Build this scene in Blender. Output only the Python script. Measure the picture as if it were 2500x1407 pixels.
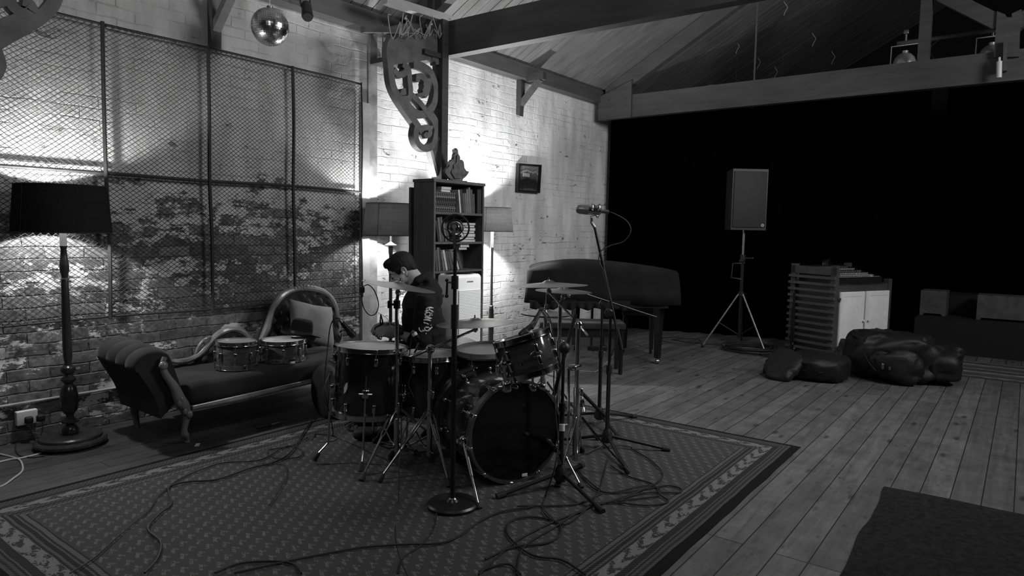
import bpy, math, random
from mathutils import Matrix, Vector, noise
from math import radians, sin, cos, pi, tan
for o in list(bpy.data.objects): bpy.data.objects.remove(o)
S = bpy.context.scene; COL = S.collection
# ---------------------------------------------------------------- camera, world, exposure
FPX, CW, CH = 1659.335, 2500, 1407
def cam_axes(yaw, pitch, roll):
    f = Vector((cos(yaw)*cos(pitch), sin(yaw)*cos(pitch), -sin(pitch)))
    r = Vector((sin(yaw), -cos(yaw), 0)); d = f.cross(r)
    c, s = cos(roll), sin(roll)
    return c*r+s*d, -s*r+c*d, f
AR, AD, AF = cam_axes(radians(37.056), radians(4.8484), radians(-0.97579))
CAM = Vector((0, 0, 1.3))
cd = bpy.data.cameras.new('camera'); co = bpy.data.objects.new('camera', cd); COL.objects.link(co)
cd.sensor_width = 36; cd.lens = FPX/CW*36; cd.clip_start = .05
co.matrix_world = Matrix(((AR.x, -AD.x, -AF.x, CAM.x), (AR.y, -AD.y, -AF.y, CAM.y), (AR.z, -AD.z, -AF.z, CAM.z), (0, 0, 0, 1)))
S.camera = co
w = bpy.data.worlds.new('world'); S.world = w; w.use_nodes = True
w.node_tree.nodes['Background'].inputs[0].default_value = (1, 1, 1, 1)
w.node_tree.nodes['Background'].inputs[1].default_value = .05
vs_ = S.view_settings; vs_.view_transform = 'Standard'; vs_.look = 'None'; vs_.gamma = 1; vs_.use_curve_mapping = False
vs_.exposure = 0.3
def light(name, kind, loc, power, size=.05, rot=None, **kw):
    d = bpy.data.lights.new(name, kind); d.energy = power
    if kind == 'AREA':
        d.shape = 'RECTANGLE'; d.size, d.size_y = size
    else: d.shadow_soft_size = size
    for k, v in kw.items(): setattr(d, k, v)
    o = bpy.data.objects.new(name, d); COL.objects.link(o); o.location = loc
    if rot: o.rotation_euler = rot
    return o
# added soft key light, no fitting; side inferred from the bracket's shadow
WL = Vector((4.6, .3, 3.15))
light('key_light', 'AREA', WL, 66, (1.3, 1.1), (Vector((3.7, 4.2, 1.5))-WL).to_track_quat('-Z', 'Y').to_euler())
WL2 = Vector((5.6, -2.4, 3.1))
light('side_fill', 'AREA', WL2, 60, (1.0, .8), (Vector((7.0, 1.6, .4))-WL2).to_track_quat('-Z', 'Y').to_euler())  # added fill that lifts the cabinet doors and right floor, no lamp there
WL3 = Vector((.3, .9, 3.2))
light('left_fill', 'AREA', WL3, 13, (.8, .8), (Vector((3.2, 3.4, .6))-WL3).to_track_quat('-Z', 'Y').to_euler())  # dim fill added from camera left, stands for no fixture
SL = Vector((4.55, 1.1, 2.65))
light('purifier_fill', 'SPOT', SL, 110, .04, (Vector((3.75, 3.1, .6))-SL).to_track_quat('-Z', 'Y').to_euler(), spot_size=radians(27), spot_blend=.7)  # added spot to brighten the air purifier, no fitting on the truss
# ---------------------------------------------------------------- geometry of the view (pixel of the survey photo -> a point on a known plane)
def ray(px, py): return AR*((px-CW/2)/FPX) + AD*((py-CH/2)/FPX) + AF
def F(px, py, z=0.):
    v = ray(px, py); return CAM + v*((z-CAM.z)/v.z)
def PY(px, py, y):
    v = ray(px, py); return CAM + v*(y/v.y)
def PX(px, py, x):
    v = ray(px, py); return CAM + v*(x/v.x)
def D(px, py, d): return CAM + ray(px, py)*d
def depth(P): return (Vector(P)-CAM).dot(AF)
def zat(P, py):
    a = Vector((P[0], P[1], 0))-CAM; t = (py-CH/2)/FPX
    return (t*a.dot(AF)-a.dot(AD))/(AD.z-t*AF.z)
# ---------------------------------------------------------------- mesh builder
UP = Vector((0, 0, 1))
def frame(ax):
    ax = Vector(ax).normalized(); a = Vector((0, 0, 1)) if abs(ax.z) < .9 else Vector((1, 0, 0))
    u = ax.cross(a).normalized(); return u, ax.cross(u), ax
def axmat(o, ax, spin=0):
    z = Vector(ax).normalized(); a = Vector((0, 0, 1)) if abs(z.z) < .95 else Vector((1, 0, 0))
    x = a.cross(z).normalized(); y = z.cross(x)
    return Matrix.Translation(o) @ Matrix((x, y, z)).transposed().to_4x4() @ Matrix.Rotation(spin, 4, 'Z')
def sp(pts, n=6, closed=False):
    P = [Vector(p) for p in pts]; o = []; m = len(P)
    for i in range(m if closed else m-1):
        if closed: a, b, c, d = P[i-1], P[i], P[(i+1) % m], P[(i+2) % m]
        else: a, b, c, d = P[max(i-1, 0)], P[i], P[i+1], P[min(i+2, m-1)]
        for k in range(n):
            t = k/n; o.append(.5*((2*b)+(c-a)*t+(2*a-5*b+4*c-d)*t*t+(3*b-a-3*c+d)*t**3))
    if not closed: o.append(P[-1])
    return o
class B:
    def __init__(s): s.v = []; s.f = []
    def add(s, vs, fs):
        n = len(s.v); s.v += [Vector(v) for v in vs]; s.f += [tuple(i+n for i in f) for f in fs]; return s
    def bx(s, x0, x1, y0, y1, z0, z1, M=None, b=0):
        if b:
            return s.rbox(((x0+x1)/2, (y0+y1)/2, (z0+z1)/2), (x1-x0, y1-y0, z1-z0), b, M)
        vs = [Vector((x, y, z)) for z in (z0, z1) for y in (y0, y1) for x in (x0, x1)]
        if M: vs = [M @ v for v in vs]
        return s.add(vs, [(0, 2, 3, 1), (4, 5, 7, 6), (0, 1, 5, 4), (2, 6, 7, 3), (0, 4, 6, 2), (1, 3, 7, 5)])
    def rbox(s, c, d, b, M=None, n=2):
        # box with rounded edges: grid on a cube pushed to a rounded box
        c = Vector(c); h = Vector(d)/2; b = min(b, min(h)*.99); vs = {}; V = []; Fc = []; L = 2*n+1
        def P(*k):
            if k in vs: return vs[k]
            q = Vector(); r = Vector()
            for i, t in enumerate(k):
                sg = -1 if t <= n else 1; a = 1-t/n if t <= n else (t-n-1)/n
                q[i] = sg*(h[i]-b); r[i] = sg*tan(a*pi/4)
            p = c+q+r.normalized()*b
            if M: p = M @ p
            vs[k] = len(V); V.append(p); return vs[k]
        for i in range(L):
            for j in range(L):
                Fc += [(P(i, j, 0), P(i, j+1, 0), P(i+1, j+1, 0), P(i+1, j, 0)), (P(i, j, L), P(i+1, j, L), P(i+1, j+1, L), P(i, j+1, L)),
                       (P(i, 0, j), P(i+1, 0, j), P(i+1, 0, j+1), P(i, 0, j+1)), (P(i, L, j), P(i, L, j+1), P(i+1, L, j+1), P(i+1, L, j)),
                       (P(0, i, j), P(0, i, j+1), P(0, i+1, j+1), P(0, i+1, j)), (P(L, i, j), P(L, i+1, j), P(L, i+1, j+1), P(L, i, j+1))]
        return s.add(V, Fc)
    def cyl(s, p0, p1, r0, r1=None, n=14):
        return s.tube([p0, p1], [r0, r0 if r1 is None else r1], n)
    def tube(s, path, r, n=8, closed=False, flat=1.):
        P = [Vector(p) for p in path]; m = len(P)
        R = r if isinstance(r, (list, tuple)) else [r]*m
        vs = []; up = None
        for i in range(m):
            t = (P[(i+1) % m]-P[i-1]) if closed else (P[min(i+1, m-1)]-P[max(i-1, 0)])
            if t.length < 1e-9: t = Vector((0, 0, 1))
            t.normalize()
            if up is None:
                u, v, _ = frame(t)
            else:
                u = (up - t*up.dot(t))
                u = u.normalized() if u.length > 1e-6 else frame(t)[0]
                v = t.cross(u)
            up = u
            for k in range(n):
                a = 2*pi*k/n; vs.append(P[i]+u*cos(a)*R[i]+v*sin(a)*R[i]*flat)
        fs = []
        for i in range(m if closed else m-1):
            j = (i+1) % m
            for k in range(n): fs.append((i*n+k, i*n+(k+1) % n, j*n+(k+1) % n, j*n+k))
        if not closed: fs += [tuple(range(n-1, -1, -1)), tuple((m-1)*n+k for k in range(n))]
        return s.add(vs, fs)
    def lathe(s, prof, M=None, n=32, sc=None):
        M = M or Matrix.Identity(4); vs = []; fs = []; m = len(prof)
        for r, z in prof:
            for k in range(n):
                a = 2*pi*k/n; q = sc(a, r, z) if sc else 1
                vs.append(M @ Vector((r*cos(a)*q, r*sin(a)*q, z)))
        for i in range(m-1):
            for k in range(n): fs.append((i*n+k, i*n+(k+1) % n, (i+1)*n+(k+1) % n, (i+1)*n+k))
        if prof[0][0] > 1e-6: fs.append(tuple(range(n-1, -1, -1)))
        if prof[-1][0] > 1e-6: fs.append(tuple((m-1)*n+k for k in range(n)))
        return s.add(vs, fs)
    def ring(s, prof, M=None, n=40):     # closed profile revolved
        M = M or Matrix.Identity(4); vs = []; fs = []; m = len(prof)
        for r, z in prof:
            for k in range(n):
                a = 2*pi*k/n; vs.append(M @ Vector((r*cos(a), r*sin(a), z)))
        for i in range(m):
            j = (i+1) % m
            for k in range(n): fs.append((i*n+k, i*n+(k+1) % n, j*n+(k+1) % n, j*n+k))
        return s.add(vs, fs)
    def ell(s, c, r, M=None, n=16, m=10):
        if not isinstance(r, (tuple, list, Vector)): r = (r, r, r)
        M = M or Matrix.Identity(4); vs = []; fs = []
        for i in range(m+1):
            t = pi*i/m
            for k in range(n):
                a = 2*pi*k/n; vs.append(Vector(c) + (M.to_3x3() @ Vector((r[0]*sin(t)*cos(a), r[1]*sin(t)*sin(a), -r[2]*cos(t)))))
        for i in range(m):
            for k in range(n): fs.append((i*n+k, i*n+(k+1) % n, (i+1)*n+(k+1) % n, (i+1)*n+k))
        return s.add(vs, fs)
    def tor(s, c, ax, R, r, n=32, m=8):
        u, v, _ = frame(ax)
        return s.tube([Vector(c)+u*cos(2*pi*k/n)*R+v*sin(2*pi*k/n)*R for k in range(n)], r, m, closed=True)
    def prism(s, poly, o, u, v, w):
        o, u, v, w = Vector(o), Vector(u), Vector(v), Vector(w); n = len(poly)
        a = [o+u*p[0]+v*p[1] for p in poly]; vs = a+[p+w for p in a]
        return s.add(vs, [tuple(range(n-1, -1, -1)), tuple(range(n, 2*n))]+[(i, (i+1) % n, n+(i+1) % n, n+i) for i in range(n)])
    def strip(s, pts, wd, o, u, v, w):   # a flat band following a 2-D path (fretwork)
        P = [Vector((p[0], p[1])) for p in pts]; m = len(P); W = wd if isinstance(wd, list) else [wd]*m
        L = []; R = []
        for i in range(m):
            t = P[min(i+1, m-1)]-P[max(i-1, 0)]; t = t.normalized() if t.length > 0 else Vector((1, 0)); nn = Vector((-t.y, t.x))
            L.append(P[i]+nn*W[i]/2); R.append(P[i]-nn*W[i]/2)
        o, u, v, w = Vector(o), Vector(u), Vector(v), Vector(w); vs = []
        for i in range(m):
            for q in (L[i], R[i]):
                a = o+u*q.x+v*q.y; vs += [a, a+w]
        fs = []
        for i in range(m-1):
            a, b = 4*i, 4*i+4
            fs += [(a, a+2, b+2, b), (a+1, b+1, b+3, a+3), (a, b, b+1, a+1), (a+2, a+3, b+3, b+2)]
        fs += [(0, 1, 3, 2), (4*m-4, 4*m-2, 4*m-1, 4*m-3)]
        return s.add(vs, fs)
    def build(s, name, mat, parent=None, world=False, ang=35, origin=None):
        vs = s.v
        if world and parent is not None:
            r = parent
            while r.parent: r = r.parent
            I = r.matrix_basis.inverted(); vs = [I @ v for v in vs]
        loc = None
        if parent is None:
            if origin is None:
                xs = [v.x for v in vs]; ys = [v.y for v in vs]; zs = [v.z for v in vs]
                origin = Vector(((min(xs)+max(xs))/2, (min(ys)+max(ys))/2, min(zs)))
            vs = [v-Vector(origin) for v in vs]; loc = origin
        me = bpy.data.meshes.new(name); me.from_pydata([tuple(v) for v in vs], [], s.f); me.update()
        bm_fix(me, ang)
        me.materials.append(mat)
        o = bpy.data.objects.new(name, me); COL.objects.link(o)
        if parent is not None: o.parent = parent
        else: o.location = loc
        return o
import bmesh
def bm_fix(me, ang=35):
    bm = bmesh.new(); bm.from_mesh(me); bmesh.ops.remove_doubles(bm, verts=bm.verts, dist=1e-6)
    bmesh.ops.recalc_face_normals(bm, faces=bm.faces); bm.to_mesh(me); bm.free()
    if ang:
        for p in me.polygons: p.use_smooth = True
        me.set_sharp_from_angle(angle=radians(ang))
def tag(o, label=None, cat=None, group=None, kind=None):
    if label: o['label'] = label
    if cat: o['category'] = cat
    if group: o['group'] = group
    if kind: o['kind'] = kind
    return o
def thing(name, label, cat, loc=(0, 0, 0), rz=0, group=None, M=None):
    o = bpy.data.objects.new(name, None); COL.objects.link(o); o.empty_display_size = .05
    o.matrix_basis = M if M is not None else Matrix.Translation(loc) @ Matrix.Rotation(rz, 4, 'Z')
    return tag(o, label, cat, group)
def struct(o): o['kind'] = 'structure'; return o
def dup(o, M, label=None, group=None):
    r = o.copy(); COL.objects.link(r); r.matrix_basis = M
    if label: r['label'] = label
    if group: r['group'] = group
    for ch in list(o.children):
        c = ch.copy(); COL.objects.link(c); c.parent = r
        for g in list(ch.children):
            d = g.copy(); COL.objects.link(d); d.parent = c
    return r
# ---------------------------------------------------------------- materials
class NT:
    def __init__(s, name):
        s.m = bpy.data.materials.new(name); s.m.use_nodes = True; s.t = s.m.node_tree; s.b = s.t.nodes['Principled BSDF']
    def n(s, ty, **kw):
        n = s.t.nodes.new(ty)
        for k, v in kw.items():
            if hasattr(n, k): setattr(n, k, v)
            else: s.put(n.inputs[k], v)
        return n
    def put(s, i, v):
        if isinstance(v, bpy.types.NodeSocket): s.t.links.new(v, i)
        elif v is not None:
            if i.type == 'RGBA' and isinstance(v, (int, float)): i.default_value = (v, v, v, 1)
            else: i.default_value = v
    def ma(s, op, a, b=None, c=None, clamp=False):
        n = s.t.nodes.new('ShaderNodeMath'); n.operation = op; n.use_clamp = clamp
        for i, x in enumerate((a, b, c)):
            if x is not None: s.put(n.inputs[i], x)
        return n.outputs[0]
    def mix(s, f, a, b):
        n = s.t.nodes.new('ShaderNodeMix'); n.data_type = 'FLOAT'
        s.put(n.inputs[0], f); s.put(n.inputs[2], a); s.put(n.inputs[3], b); return n.outputs[0]
    def obj(s): return s.t.nodes.new('ShaderNodeTexCoord').outputs['Object']
    def map(s, v, sc=(1, 1, 1), rot=(0, 0, 0), loc=(0, 0, 0)):
        n = s.t.nodes.new('ShaderNodeMapping'); s.t.links.new(v, n.inputs[0]); n.inputs['Scale'].default_value = sc
        n.inputs['Rotation'].default_value = rot; n.inputs['Location'].default_value = loc; return n.outputs[0]
    def noise(s, v, sc, det=4, rough=.5, dist=0):
        n = s.t.nodes.new('ShaderNodeTexNoise'); s.t.links.new(v, n.inputs['Vector']); n.inputs['Scale'].default_value = sc
        n.inputs['Detail'].default_value = det; n.inputs['Roughness'].default_value = rough; n.inputs['Distortion'].default_value = dist; return n.outputs[0]
    def vor(s, v, sc, rnd=1, out='Distance'):
        n = s.t.nodes.new('ShaderNodeTexVoronoi'); s.t.links.new(v, n.inputs['Vector']); n.inputs['Scale'].default_value = sc
        n.inputs['Randomness'].default_value = rnd; return n.outputs[out]
    def ramp(s, v, *st, interp='LINEAR'):
        n = s.t.nodes.new('ShaderNodeValToRGB'); s.t.links.new(v, n.inputs[0]); r = n.color_ramp; r.interpolation = interp
        while len(r.elements) < len(st): r.elements.new(.5)
        for e, (p, c) in zip(r.elements, st): e.position = p; e.color = (c, c, c, 1)
        return n.outputs[0]
    def sep(s, v):
        n = s.t.nodes.new('ShaderNodeSeparateXYZ'); s.t.links.new(v, n.inputs[0]); return n.outputs
    def comb(s, x, y, z=0):
        n = s.t.nodes.new('ShaderNodeCombineXYZ')
        for i, q in enumerate((x, y, z)): s.put(n.inputs[i], q)
        return n.outputs[0]
    def vadd(s, a, b, sc=1):
        n = s.t.nodes.new('ShaderNodeVectorMath'); n.operation = 'MULTIPLY_ADD'; s.put(n.inputs[0], b); n.inputs[1].default_value = (sc,)*3; s.put(n.inputs[2], a); return n.outputs[0]
    def bump(s, h, dist=.01, strength=1, normal=None):
        n = s.t.nodes.new('ShaderNodeBump'); s.put(n.inputs['Height'], h); n.inputs['Distance'].default_value = dist
        n.inputs['Strength'].default_value = strength
        if normal is not None: s.put(n.inputs['Normal'], normal)
        s.t.links.new(n.outputs[0], s.b.inputs['Normal']); return n.outputs[0]
    def set(s, col=None, rough=None, metal=None, **kw):
        if col is not None:
            s.put(s.b.inputs['Base Color'], col)
        if rough is not None: s.put(s.b.inputs['Roughness'], rough)
        if metal is not None: s.put(s.b.inputs['Metallic'], metal)
        for k, v in kw.items(): s.put(s.b.inputs[k.replace('_', ' ')], v)
        return s.m
def plain(name, v, rough=.6, metal=0, var=.25, nsc=12, bump=0, bsc=60, **kw):
    N = NT(name); o = N.obj()
    col = N.ramp(N.noise(o, nsc, 4), (.3, max(v*(1-var), 0)), (.7, v*(1+var)))
    if bump: N.bump(N.noise(o, bsc, 3), bump)
    return N.set(col, rough, metal, **kw)
def wood(name, v, rough=.6, var=.35, sc=(2, 30, 30), bump=.002, rot=(0, 0, 0), spec=.5):
    N = NT(name); o = N.map(N.obj(), sc, rot)
    g = N.noise(o, 1.2, 6, .6, .4); g2 = N.noise(N.obj(), 3, 3)
    c = N.ramp(N.ma('ADD', N.ma('MULTIPLY', g, .75), N.ma('MULTIPLY', g2, .25)), (.3, v*(1-var)), (.7, v*(1+var)))
    N.bump(g, bump); return N.set(c, rough, 0, Specular_IOR_Level=spec)
m_black = plain('black_plastic', .012, .45)
m_blackmetal = plain('black_metal', .012, .35, .0, Specular_IOR_Level=.5)
m_rubber = plain('rubber', .01, .7)
m_chrome = plain('chrome', .62, .16, 1, var=.05)
m_steel = plain('steel_dull', .3, .35, 1, var=.15)
m_white = plain('white_plastic', .72, .35, var=.03)
m_paper = plain('paper', .6, .8, var=.1)
# ---------------------------------------------------------------- structure
WY = 4.68
def brick_mat():
    N = NT('painted_brick'); o = N.obj(); x, y, z = N.sep(o)
    w1 = N.noise(o, 3.1, 3); w2 = N.noise(N.map(o, loc=(5, 3, 1)), 3.3, 3); w3 = N.noise(N.map(o, loc=(1, 9, 4)), 13, 2)
    xx = N.ma('ADD', x, N.ma('MULTIPLY', N.ma('SUBTRACT', w1, .5), .05))
    zz = N.ma('ADD', z, N.ma('ADD', N.ma('MULTIPLY', N.ma('SUBTRACT', w2, .5), .035), N.ma('MULTIPLY', N.ma('SUBTRACT', w3, .5), .008)))
    b = N.n('ShaderNodeTexBrick'); b.offset = .5; b.squash = 1
    N.t.links.new(N.comb(xx, zz, 0), b.inputs['Vector']); b.inputs['Scale'].default_value = 1
    b.inputs['Mortar Size'].default_value = .007; b.inputs['Mortar Smooth'].default_value = .9
    b.inputs['Brick Width'].default_value = .222; b.inputs['Row Height'].default_value = .072; b.inputs['Bias'].default_value = 0
    b.inputs['Color1'].default_value = (0, 0, 0, 1); b.inputs['Color2'].default_value = (1, 1, 1, 1); b.inputs['Mortar'].default_value = (.5, .5, .5, 1)
    cell = b.outputs['Color']; mort = b.outputs['Fac']
    # where the paint has gone: more below 1.5 m on the left stretch, patches per brick elsewhere
    pn = N.noise(N.map(o, (1, 1, 1.8)), 2.6, 8, .72, .5); pf = N.noise(N.map(o, (1, 1, 2.2)), 11, 6, .75)
    low = N.ramp(z, (.0, 1), (.9, 1), (1, 0))
    lowz = N.ma('MULTIPLY', N.ma('SUBTRACT', 1.75, z), .26)                      # rises towards the floor
    leftx = N.ma('MULTIPLY', N.ma('SUBTRACT', 4.15, x, clamp=False), .35)
    leftx = N.ma('MINIMUM', N.ma('MAXIMUM', leftx, -.1), .02)
    wear = N.ma('ADD', N.ma('ADD', N.ma('MULTIPLY', pn, .5), N.ma('MULTIPLY', pf, .5)), N.ma('MULTIPLY', cell, .075))
    thr = N.ma('ADD', wear, N.ma('MINIMUM', N.ma('MAXIMUM', N.ma('ADD', lowz, leftx), .015), N.mix(N.ma('GREATER_THAN', x, 4.1), .17, N.ma('MULTIPLY', .035, 1))))
    bare = N.ramp(thr, (.655, 0), (.675, 1))
    dirt = N.noise(N.map(o, (2, 2, .6)), 1.7, 5, .6)
    paint = N.ma('MULTIPLY', N.ramp(dirt, (.3, .45), (.65, .8)), N.ma('SUBTRACT', 1, N.ma('MULTIPLY', mort, .03)))
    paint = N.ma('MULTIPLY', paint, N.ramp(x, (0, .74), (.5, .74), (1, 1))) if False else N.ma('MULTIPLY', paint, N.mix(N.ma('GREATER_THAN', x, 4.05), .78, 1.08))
    spots = N.ramp(N.noise(o, 28, 3, .7), (.62, 0), (.7, .5))
    paint = N.mix(spots, paint, N.ma('MULTIPLY', paint, .75))
    br = N.ma('MULTIPLY', N.ma('ADD', N.ma('MULTIPLY', cell, .1), .045), N.ramp(N.noise(o, 24, 5, .7), (.3, .5), (.7, 1.7)))
    br = N.mix(mort, br, N.ramp(N.noise(o, 40, 4), (.35, .05), (.65, .2)))
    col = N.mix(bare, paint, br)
    jm = N.mix(bare, N.ramp(N.noise(N.map(o, (1, 1, 2.5)), 2.3, 4, .6), (.48, .08), (.66, 1)), 1.)
    h = N.ma('ADD', N.ma('MULTIPLY', N.ma('MULTIPLY', mort, -1), jm), N.ma('MULTIPLY', N.noise(o, 9, 5, .6), 1.1))
    h = N.ma('ADD', h, N.ma('MULTIPLY', cell, .35)); h = N.ma('SUBTRACT', h, N.ma('MULTIPLY', bare, .3))
    h = N.ma('ADD', h, N.ma('MULTIPLY', N.noise(o, 60, 3), .18))
    N.bump(h, .009, .85)
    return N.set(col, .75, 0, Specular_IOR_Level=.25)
def floor_mat():
    N = NT('floor_boards'); o = N.obj(); x, y, z = N.sep(o)
    b = N.n('ShaderNodeTexBrick'); b.offset = .37; b.offset_frequency = 3
    N.t.links.new(N.comb(N.ma('ADD', x, .6), N.ma('ADD', y, .03), 0), b.inputs['Vector']); b.inputs['Scale'].default_value = 1
    b.inputs['Mortar Size'].default_value = .0024; b.inputs['Mortar Smooth'].default_value = .2
    b.inputs['Brick Width'].default_value = 3.4; b.inputs['Row Height'].default_value = .129; b.inputs['Bias'].default_value = 0
    b.inputs['Color1'].default_value = (0, 0, 0, 1); b.inputs['Color2'].default_value = (1, 1, 1, 1); b.inputs['Mortar'].default_value = (.5, .5, .5, 1)
    cell = b.outputs['Color']; gap = b.outputs['Fac']
    g = N.noise(N.vadd(N.map(o, (2.2, 26, 1)), N.comb(cell, cell, 0), 7), 1, 7, .65, .6)
    kn = N.vor(N.map(o, (3.0, 8.5, 1)), 1); knot = N.ramp(kn, (.08, 1), (.19, 0))
    kn2 = N.vor(N.map(o, (7, 15, 1), loc=(3, 7, 0)), 1); nail = N.ramp(kn2, (.08, .9), (.16, 0))
    st = N.noise(N.map(o, (1, 2.2, 1)), 2.2, 6, .75); stain = N.ramp(st, (.56, 0), (.68, .8))
    v = N.ma('MULTIPLY', N.ramp(g, (.25, .07), (.75, .15)), N.ma('MULTIPLY', N.ramp(N.noise(o, 6, 6, .7), (.3, .7), (.7, 1.35)), N.ma('ADD', .8, N.ma('MULTIPLY', cell, .4))))
    v = N.mix(N.ma('MULTIPLY', knot, .75), v, .014); v = N.mix(N.ma('MULTIPLY', nail, .5), v, .02)
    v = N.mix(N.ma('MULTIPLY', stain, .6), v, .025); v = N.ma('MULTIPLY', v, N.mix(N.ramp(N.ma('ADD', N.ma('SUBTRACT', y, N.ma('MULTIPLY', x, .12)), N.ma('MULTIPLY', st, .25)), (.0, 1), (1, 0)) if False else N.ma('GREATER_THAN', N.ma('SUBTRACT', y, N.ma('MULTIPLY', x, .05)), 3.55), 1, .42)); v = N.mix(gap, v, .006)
    h = N.ma('ADD', N.ma('MULTIPLY', gap, -1.5), N.ma('MULTIPLY', g, .25))
    N.bump(h, .004)
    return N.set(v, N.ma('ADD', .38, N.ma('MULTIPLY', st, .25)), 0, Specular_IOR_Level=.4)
m_brick = brick_mat(); m_floor = floor_mat()
m_beam = wood('beam_wood', .08, .6, .3, (2, 14, 14)); m_beamy = wood('beam_wood_y', .075, .6, .3, (14, 1.6, 14)); m_dark_wood = wood('dark_wood', .05, .45)
m_board = wood('ceiling_boards', .16, .6, .35, (9, 1.6, 1.6)); m_pale = wood('pale_timber', .33, .7, .2, (3, 9, 9))
m_darkwall = plain('dark_wall', .012, .9)
def slab(name, mat, *b): return struct(B().bx(*b).build(name, mat, ang=0, origin=(0, 0, 0)))
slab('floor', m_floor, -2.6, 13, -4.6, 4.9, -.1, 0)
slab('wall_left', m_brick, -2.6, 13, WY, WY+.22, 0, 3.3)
slab('wall_right', m_darkwall, -2.6, 13, -4.8, -4.6, 0, 3.3)
slab('wall_back', m_darkwall, 13, 13.2, -4.8, 4.9, -.1, 5.8)
slab('wall_front', m_darkwall, -2.8, -2.6, -4.8, 4.9, -.1, 5.8)
RS = .55; RZ0 = 3.12; RY0 = 4.62; RIDGE = .2
def roofz(y): return RZ0 + RS*(RY0-y) if y > RIDGE else RZ0+RS*(RY0-RIDGE)-RS*(RIDGE-y)
b = B(); rnd = random.Random(4)
x = -2.6
while x < 13:
    dz = rnd.uniform(0, .006); wv = .112
    for sgn in (0, 1):
        ya, yb = (4.9, RIDGE) if sgn == 0 else (-4.75, RIDGE)
        za, zb = roofz(ya), roofz(yb)
        vs = [(x+.004, ya, za+dz), (x+wv-.004, ya, za+dz), (x+wv-.004, yb, zb+dz), (x+.004, yb, zb+dz)]
        vs += [(p[0], p[1], p[2]+.03) for p in vs]
        b.add(vs, [(0, 1, 2, 3), (4, 7, 6, 5), (0, 4, 5, 1), (1, 5, 6, 2), (2, 6, 7, 3), (3, 7, 4, 0)])
    x += wv
for ya, yb in ((5.1, RIDGE), (-5.0, RIDGE)):
    za, zb = roofz(ya)+.016, roofz(yb)+.016
    vs = [(-2.8, ya, za), (13.2, ya, za), (13.2, yb, zb), (-2.8, yb, zb)]; vs += [(p[0], p[1], p[2]+.1) for p in vs]
    b.add(vs, [(0, 1, 2, 3), (4, 7, 6, 5), (0, 4, 5, 1), (1, 5, 6, 2), (2, 6, 7, 3), (3, 7, 4, 0)])
struct(b.build('ceiling', m_board, ang=0, origin=(0, 0, 0)))
slab('trim_1', m_beam, -2.6, 13, 4.55, WY, 2.98, 3.13)                       # wall plate
# painted timber strip and the darker pier beside it
slab('trim_2', m_pale, 3.965, 4.05, 4.645, WY, 0, 2.38)
m_pier = plain('pier_render', .33, .85, var=.35, nsc=8, bump=.01, bsc=9)
slab('trim_3', m_pier, 4.05, 4.15, 4.66, WY, 0, 2.98)
# pipe along the foot of the wall
p_ = B().tube([(-1, 4.668, .235), (4.6, 4.668, .235)], .008, 8); struct(p_.build('trim_4', m_pier))
# trusses
def truss(x, i, post):
    c = thing('roof_truss', ['sloped timber roof truss passing over the drum kit', 'far timber roof truss with bolted end plate above the black curtain'][i], 'roof truss', (x, 0, 2.76), group='roof trusses')
    B().bx(x-.05, x+.05, -4.5, 4.6, 2.76, 3.04).build('tie_beam', m_beamy, c, world=True)
    for s, y0 in ((1, 4.5), (-1, -4.4)):
        b = B(); za = roofz(y0)-.02; zb = roofz(RIDGE)-.02; h = .21
        vs = [(x-.045, y0, za-h), (x+.045, y0, za-h), (x+.045, RIDGE, zb-h), (x-.045, RIDGE, zb-h)]; vs += [(p[0], p[1], p[2]+h) for p in vs]
        b.add(vs, [(0, 1, 2, 3), (4, 7, 6, 5), (0, 4, 5, 1), (1, 5, 6, 2), (2, 6, 7, 3), (3, 7, 4, 0)]); b.build('rafter', m_beamy, c, world=True)
    return c
T1 = truss(4.39, 0, 0); T2 = truss(7.95, 1, 0)
# far truss: end gusset with bolts, queen posts, struts, centre block
b = B().prism([(0, 0), (.47, 0), (.47, .46), (0, .3)], (7.892, 4.58, 2.752), (0, -1, 0), (0, 0, 1), (-.022, 0, 0)); g_ = b.build('gusset_plate', m_beamy, T2, world=True)
b = B()
for yy in (4.42, 4.18):
    for k in range(4): b.cyl((7.875, yy, 2.82+k*.09), (7.86, yy, 2.82+k*.09), .008, n=8)
b.build('bolt', m_steel, g_, world=True)
for y0 in (.94, -.55):
    B().bx(7.9, 8.0, y0-.05, y0+.05, 3.04, 5.0).build('queen_post', m_beamy, T2, world=True)
def bar(p, q, h, t):
    p, q = Vector(p), Vector(q); M = axmat(p, q-p); L = (q-p).length
    return B().bx(-t/2, t/2, -h/2, h/2, 0, L, M)
bar(PX(2300, -12, 7.9), PX(2440, 58, 7.9), .13, .06).build('strut', m_beamy, T2, world=True)
bar(PX(2600, -12, 7.9), PX(2480, 58, 7.9), .13, .06).build('strut', m_beamy, T2, world=True)
o_ = PX(2434, 145, 7.85); k_ = lambda px, py: ((PX(px, py, 7.85)-o_).y*-1, (PX(px, py, 7.85)-o_).z)
B().prism([k_(2426, 140), (k_(2426, 140)[0], k_(2434, 30)[1]), k_(2433, 27), k_(2454, 35), k_(2458, 42), k_(2470, 42), k_(2470, 33), k_(2494, 22), k_(2498, 60), k_(2490, 70), k_(2488, 138)], o_, (0, -1, 0), (0, 0, 1), (.14, 0, 0)).build('king_block', m_beamy, T2, world=True)
bar(PX(2453, 175, 7.84), PX(2455, 102, 7.84), .09, .03).build('strap_plate', m_beam, T2, world=True)
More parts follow.
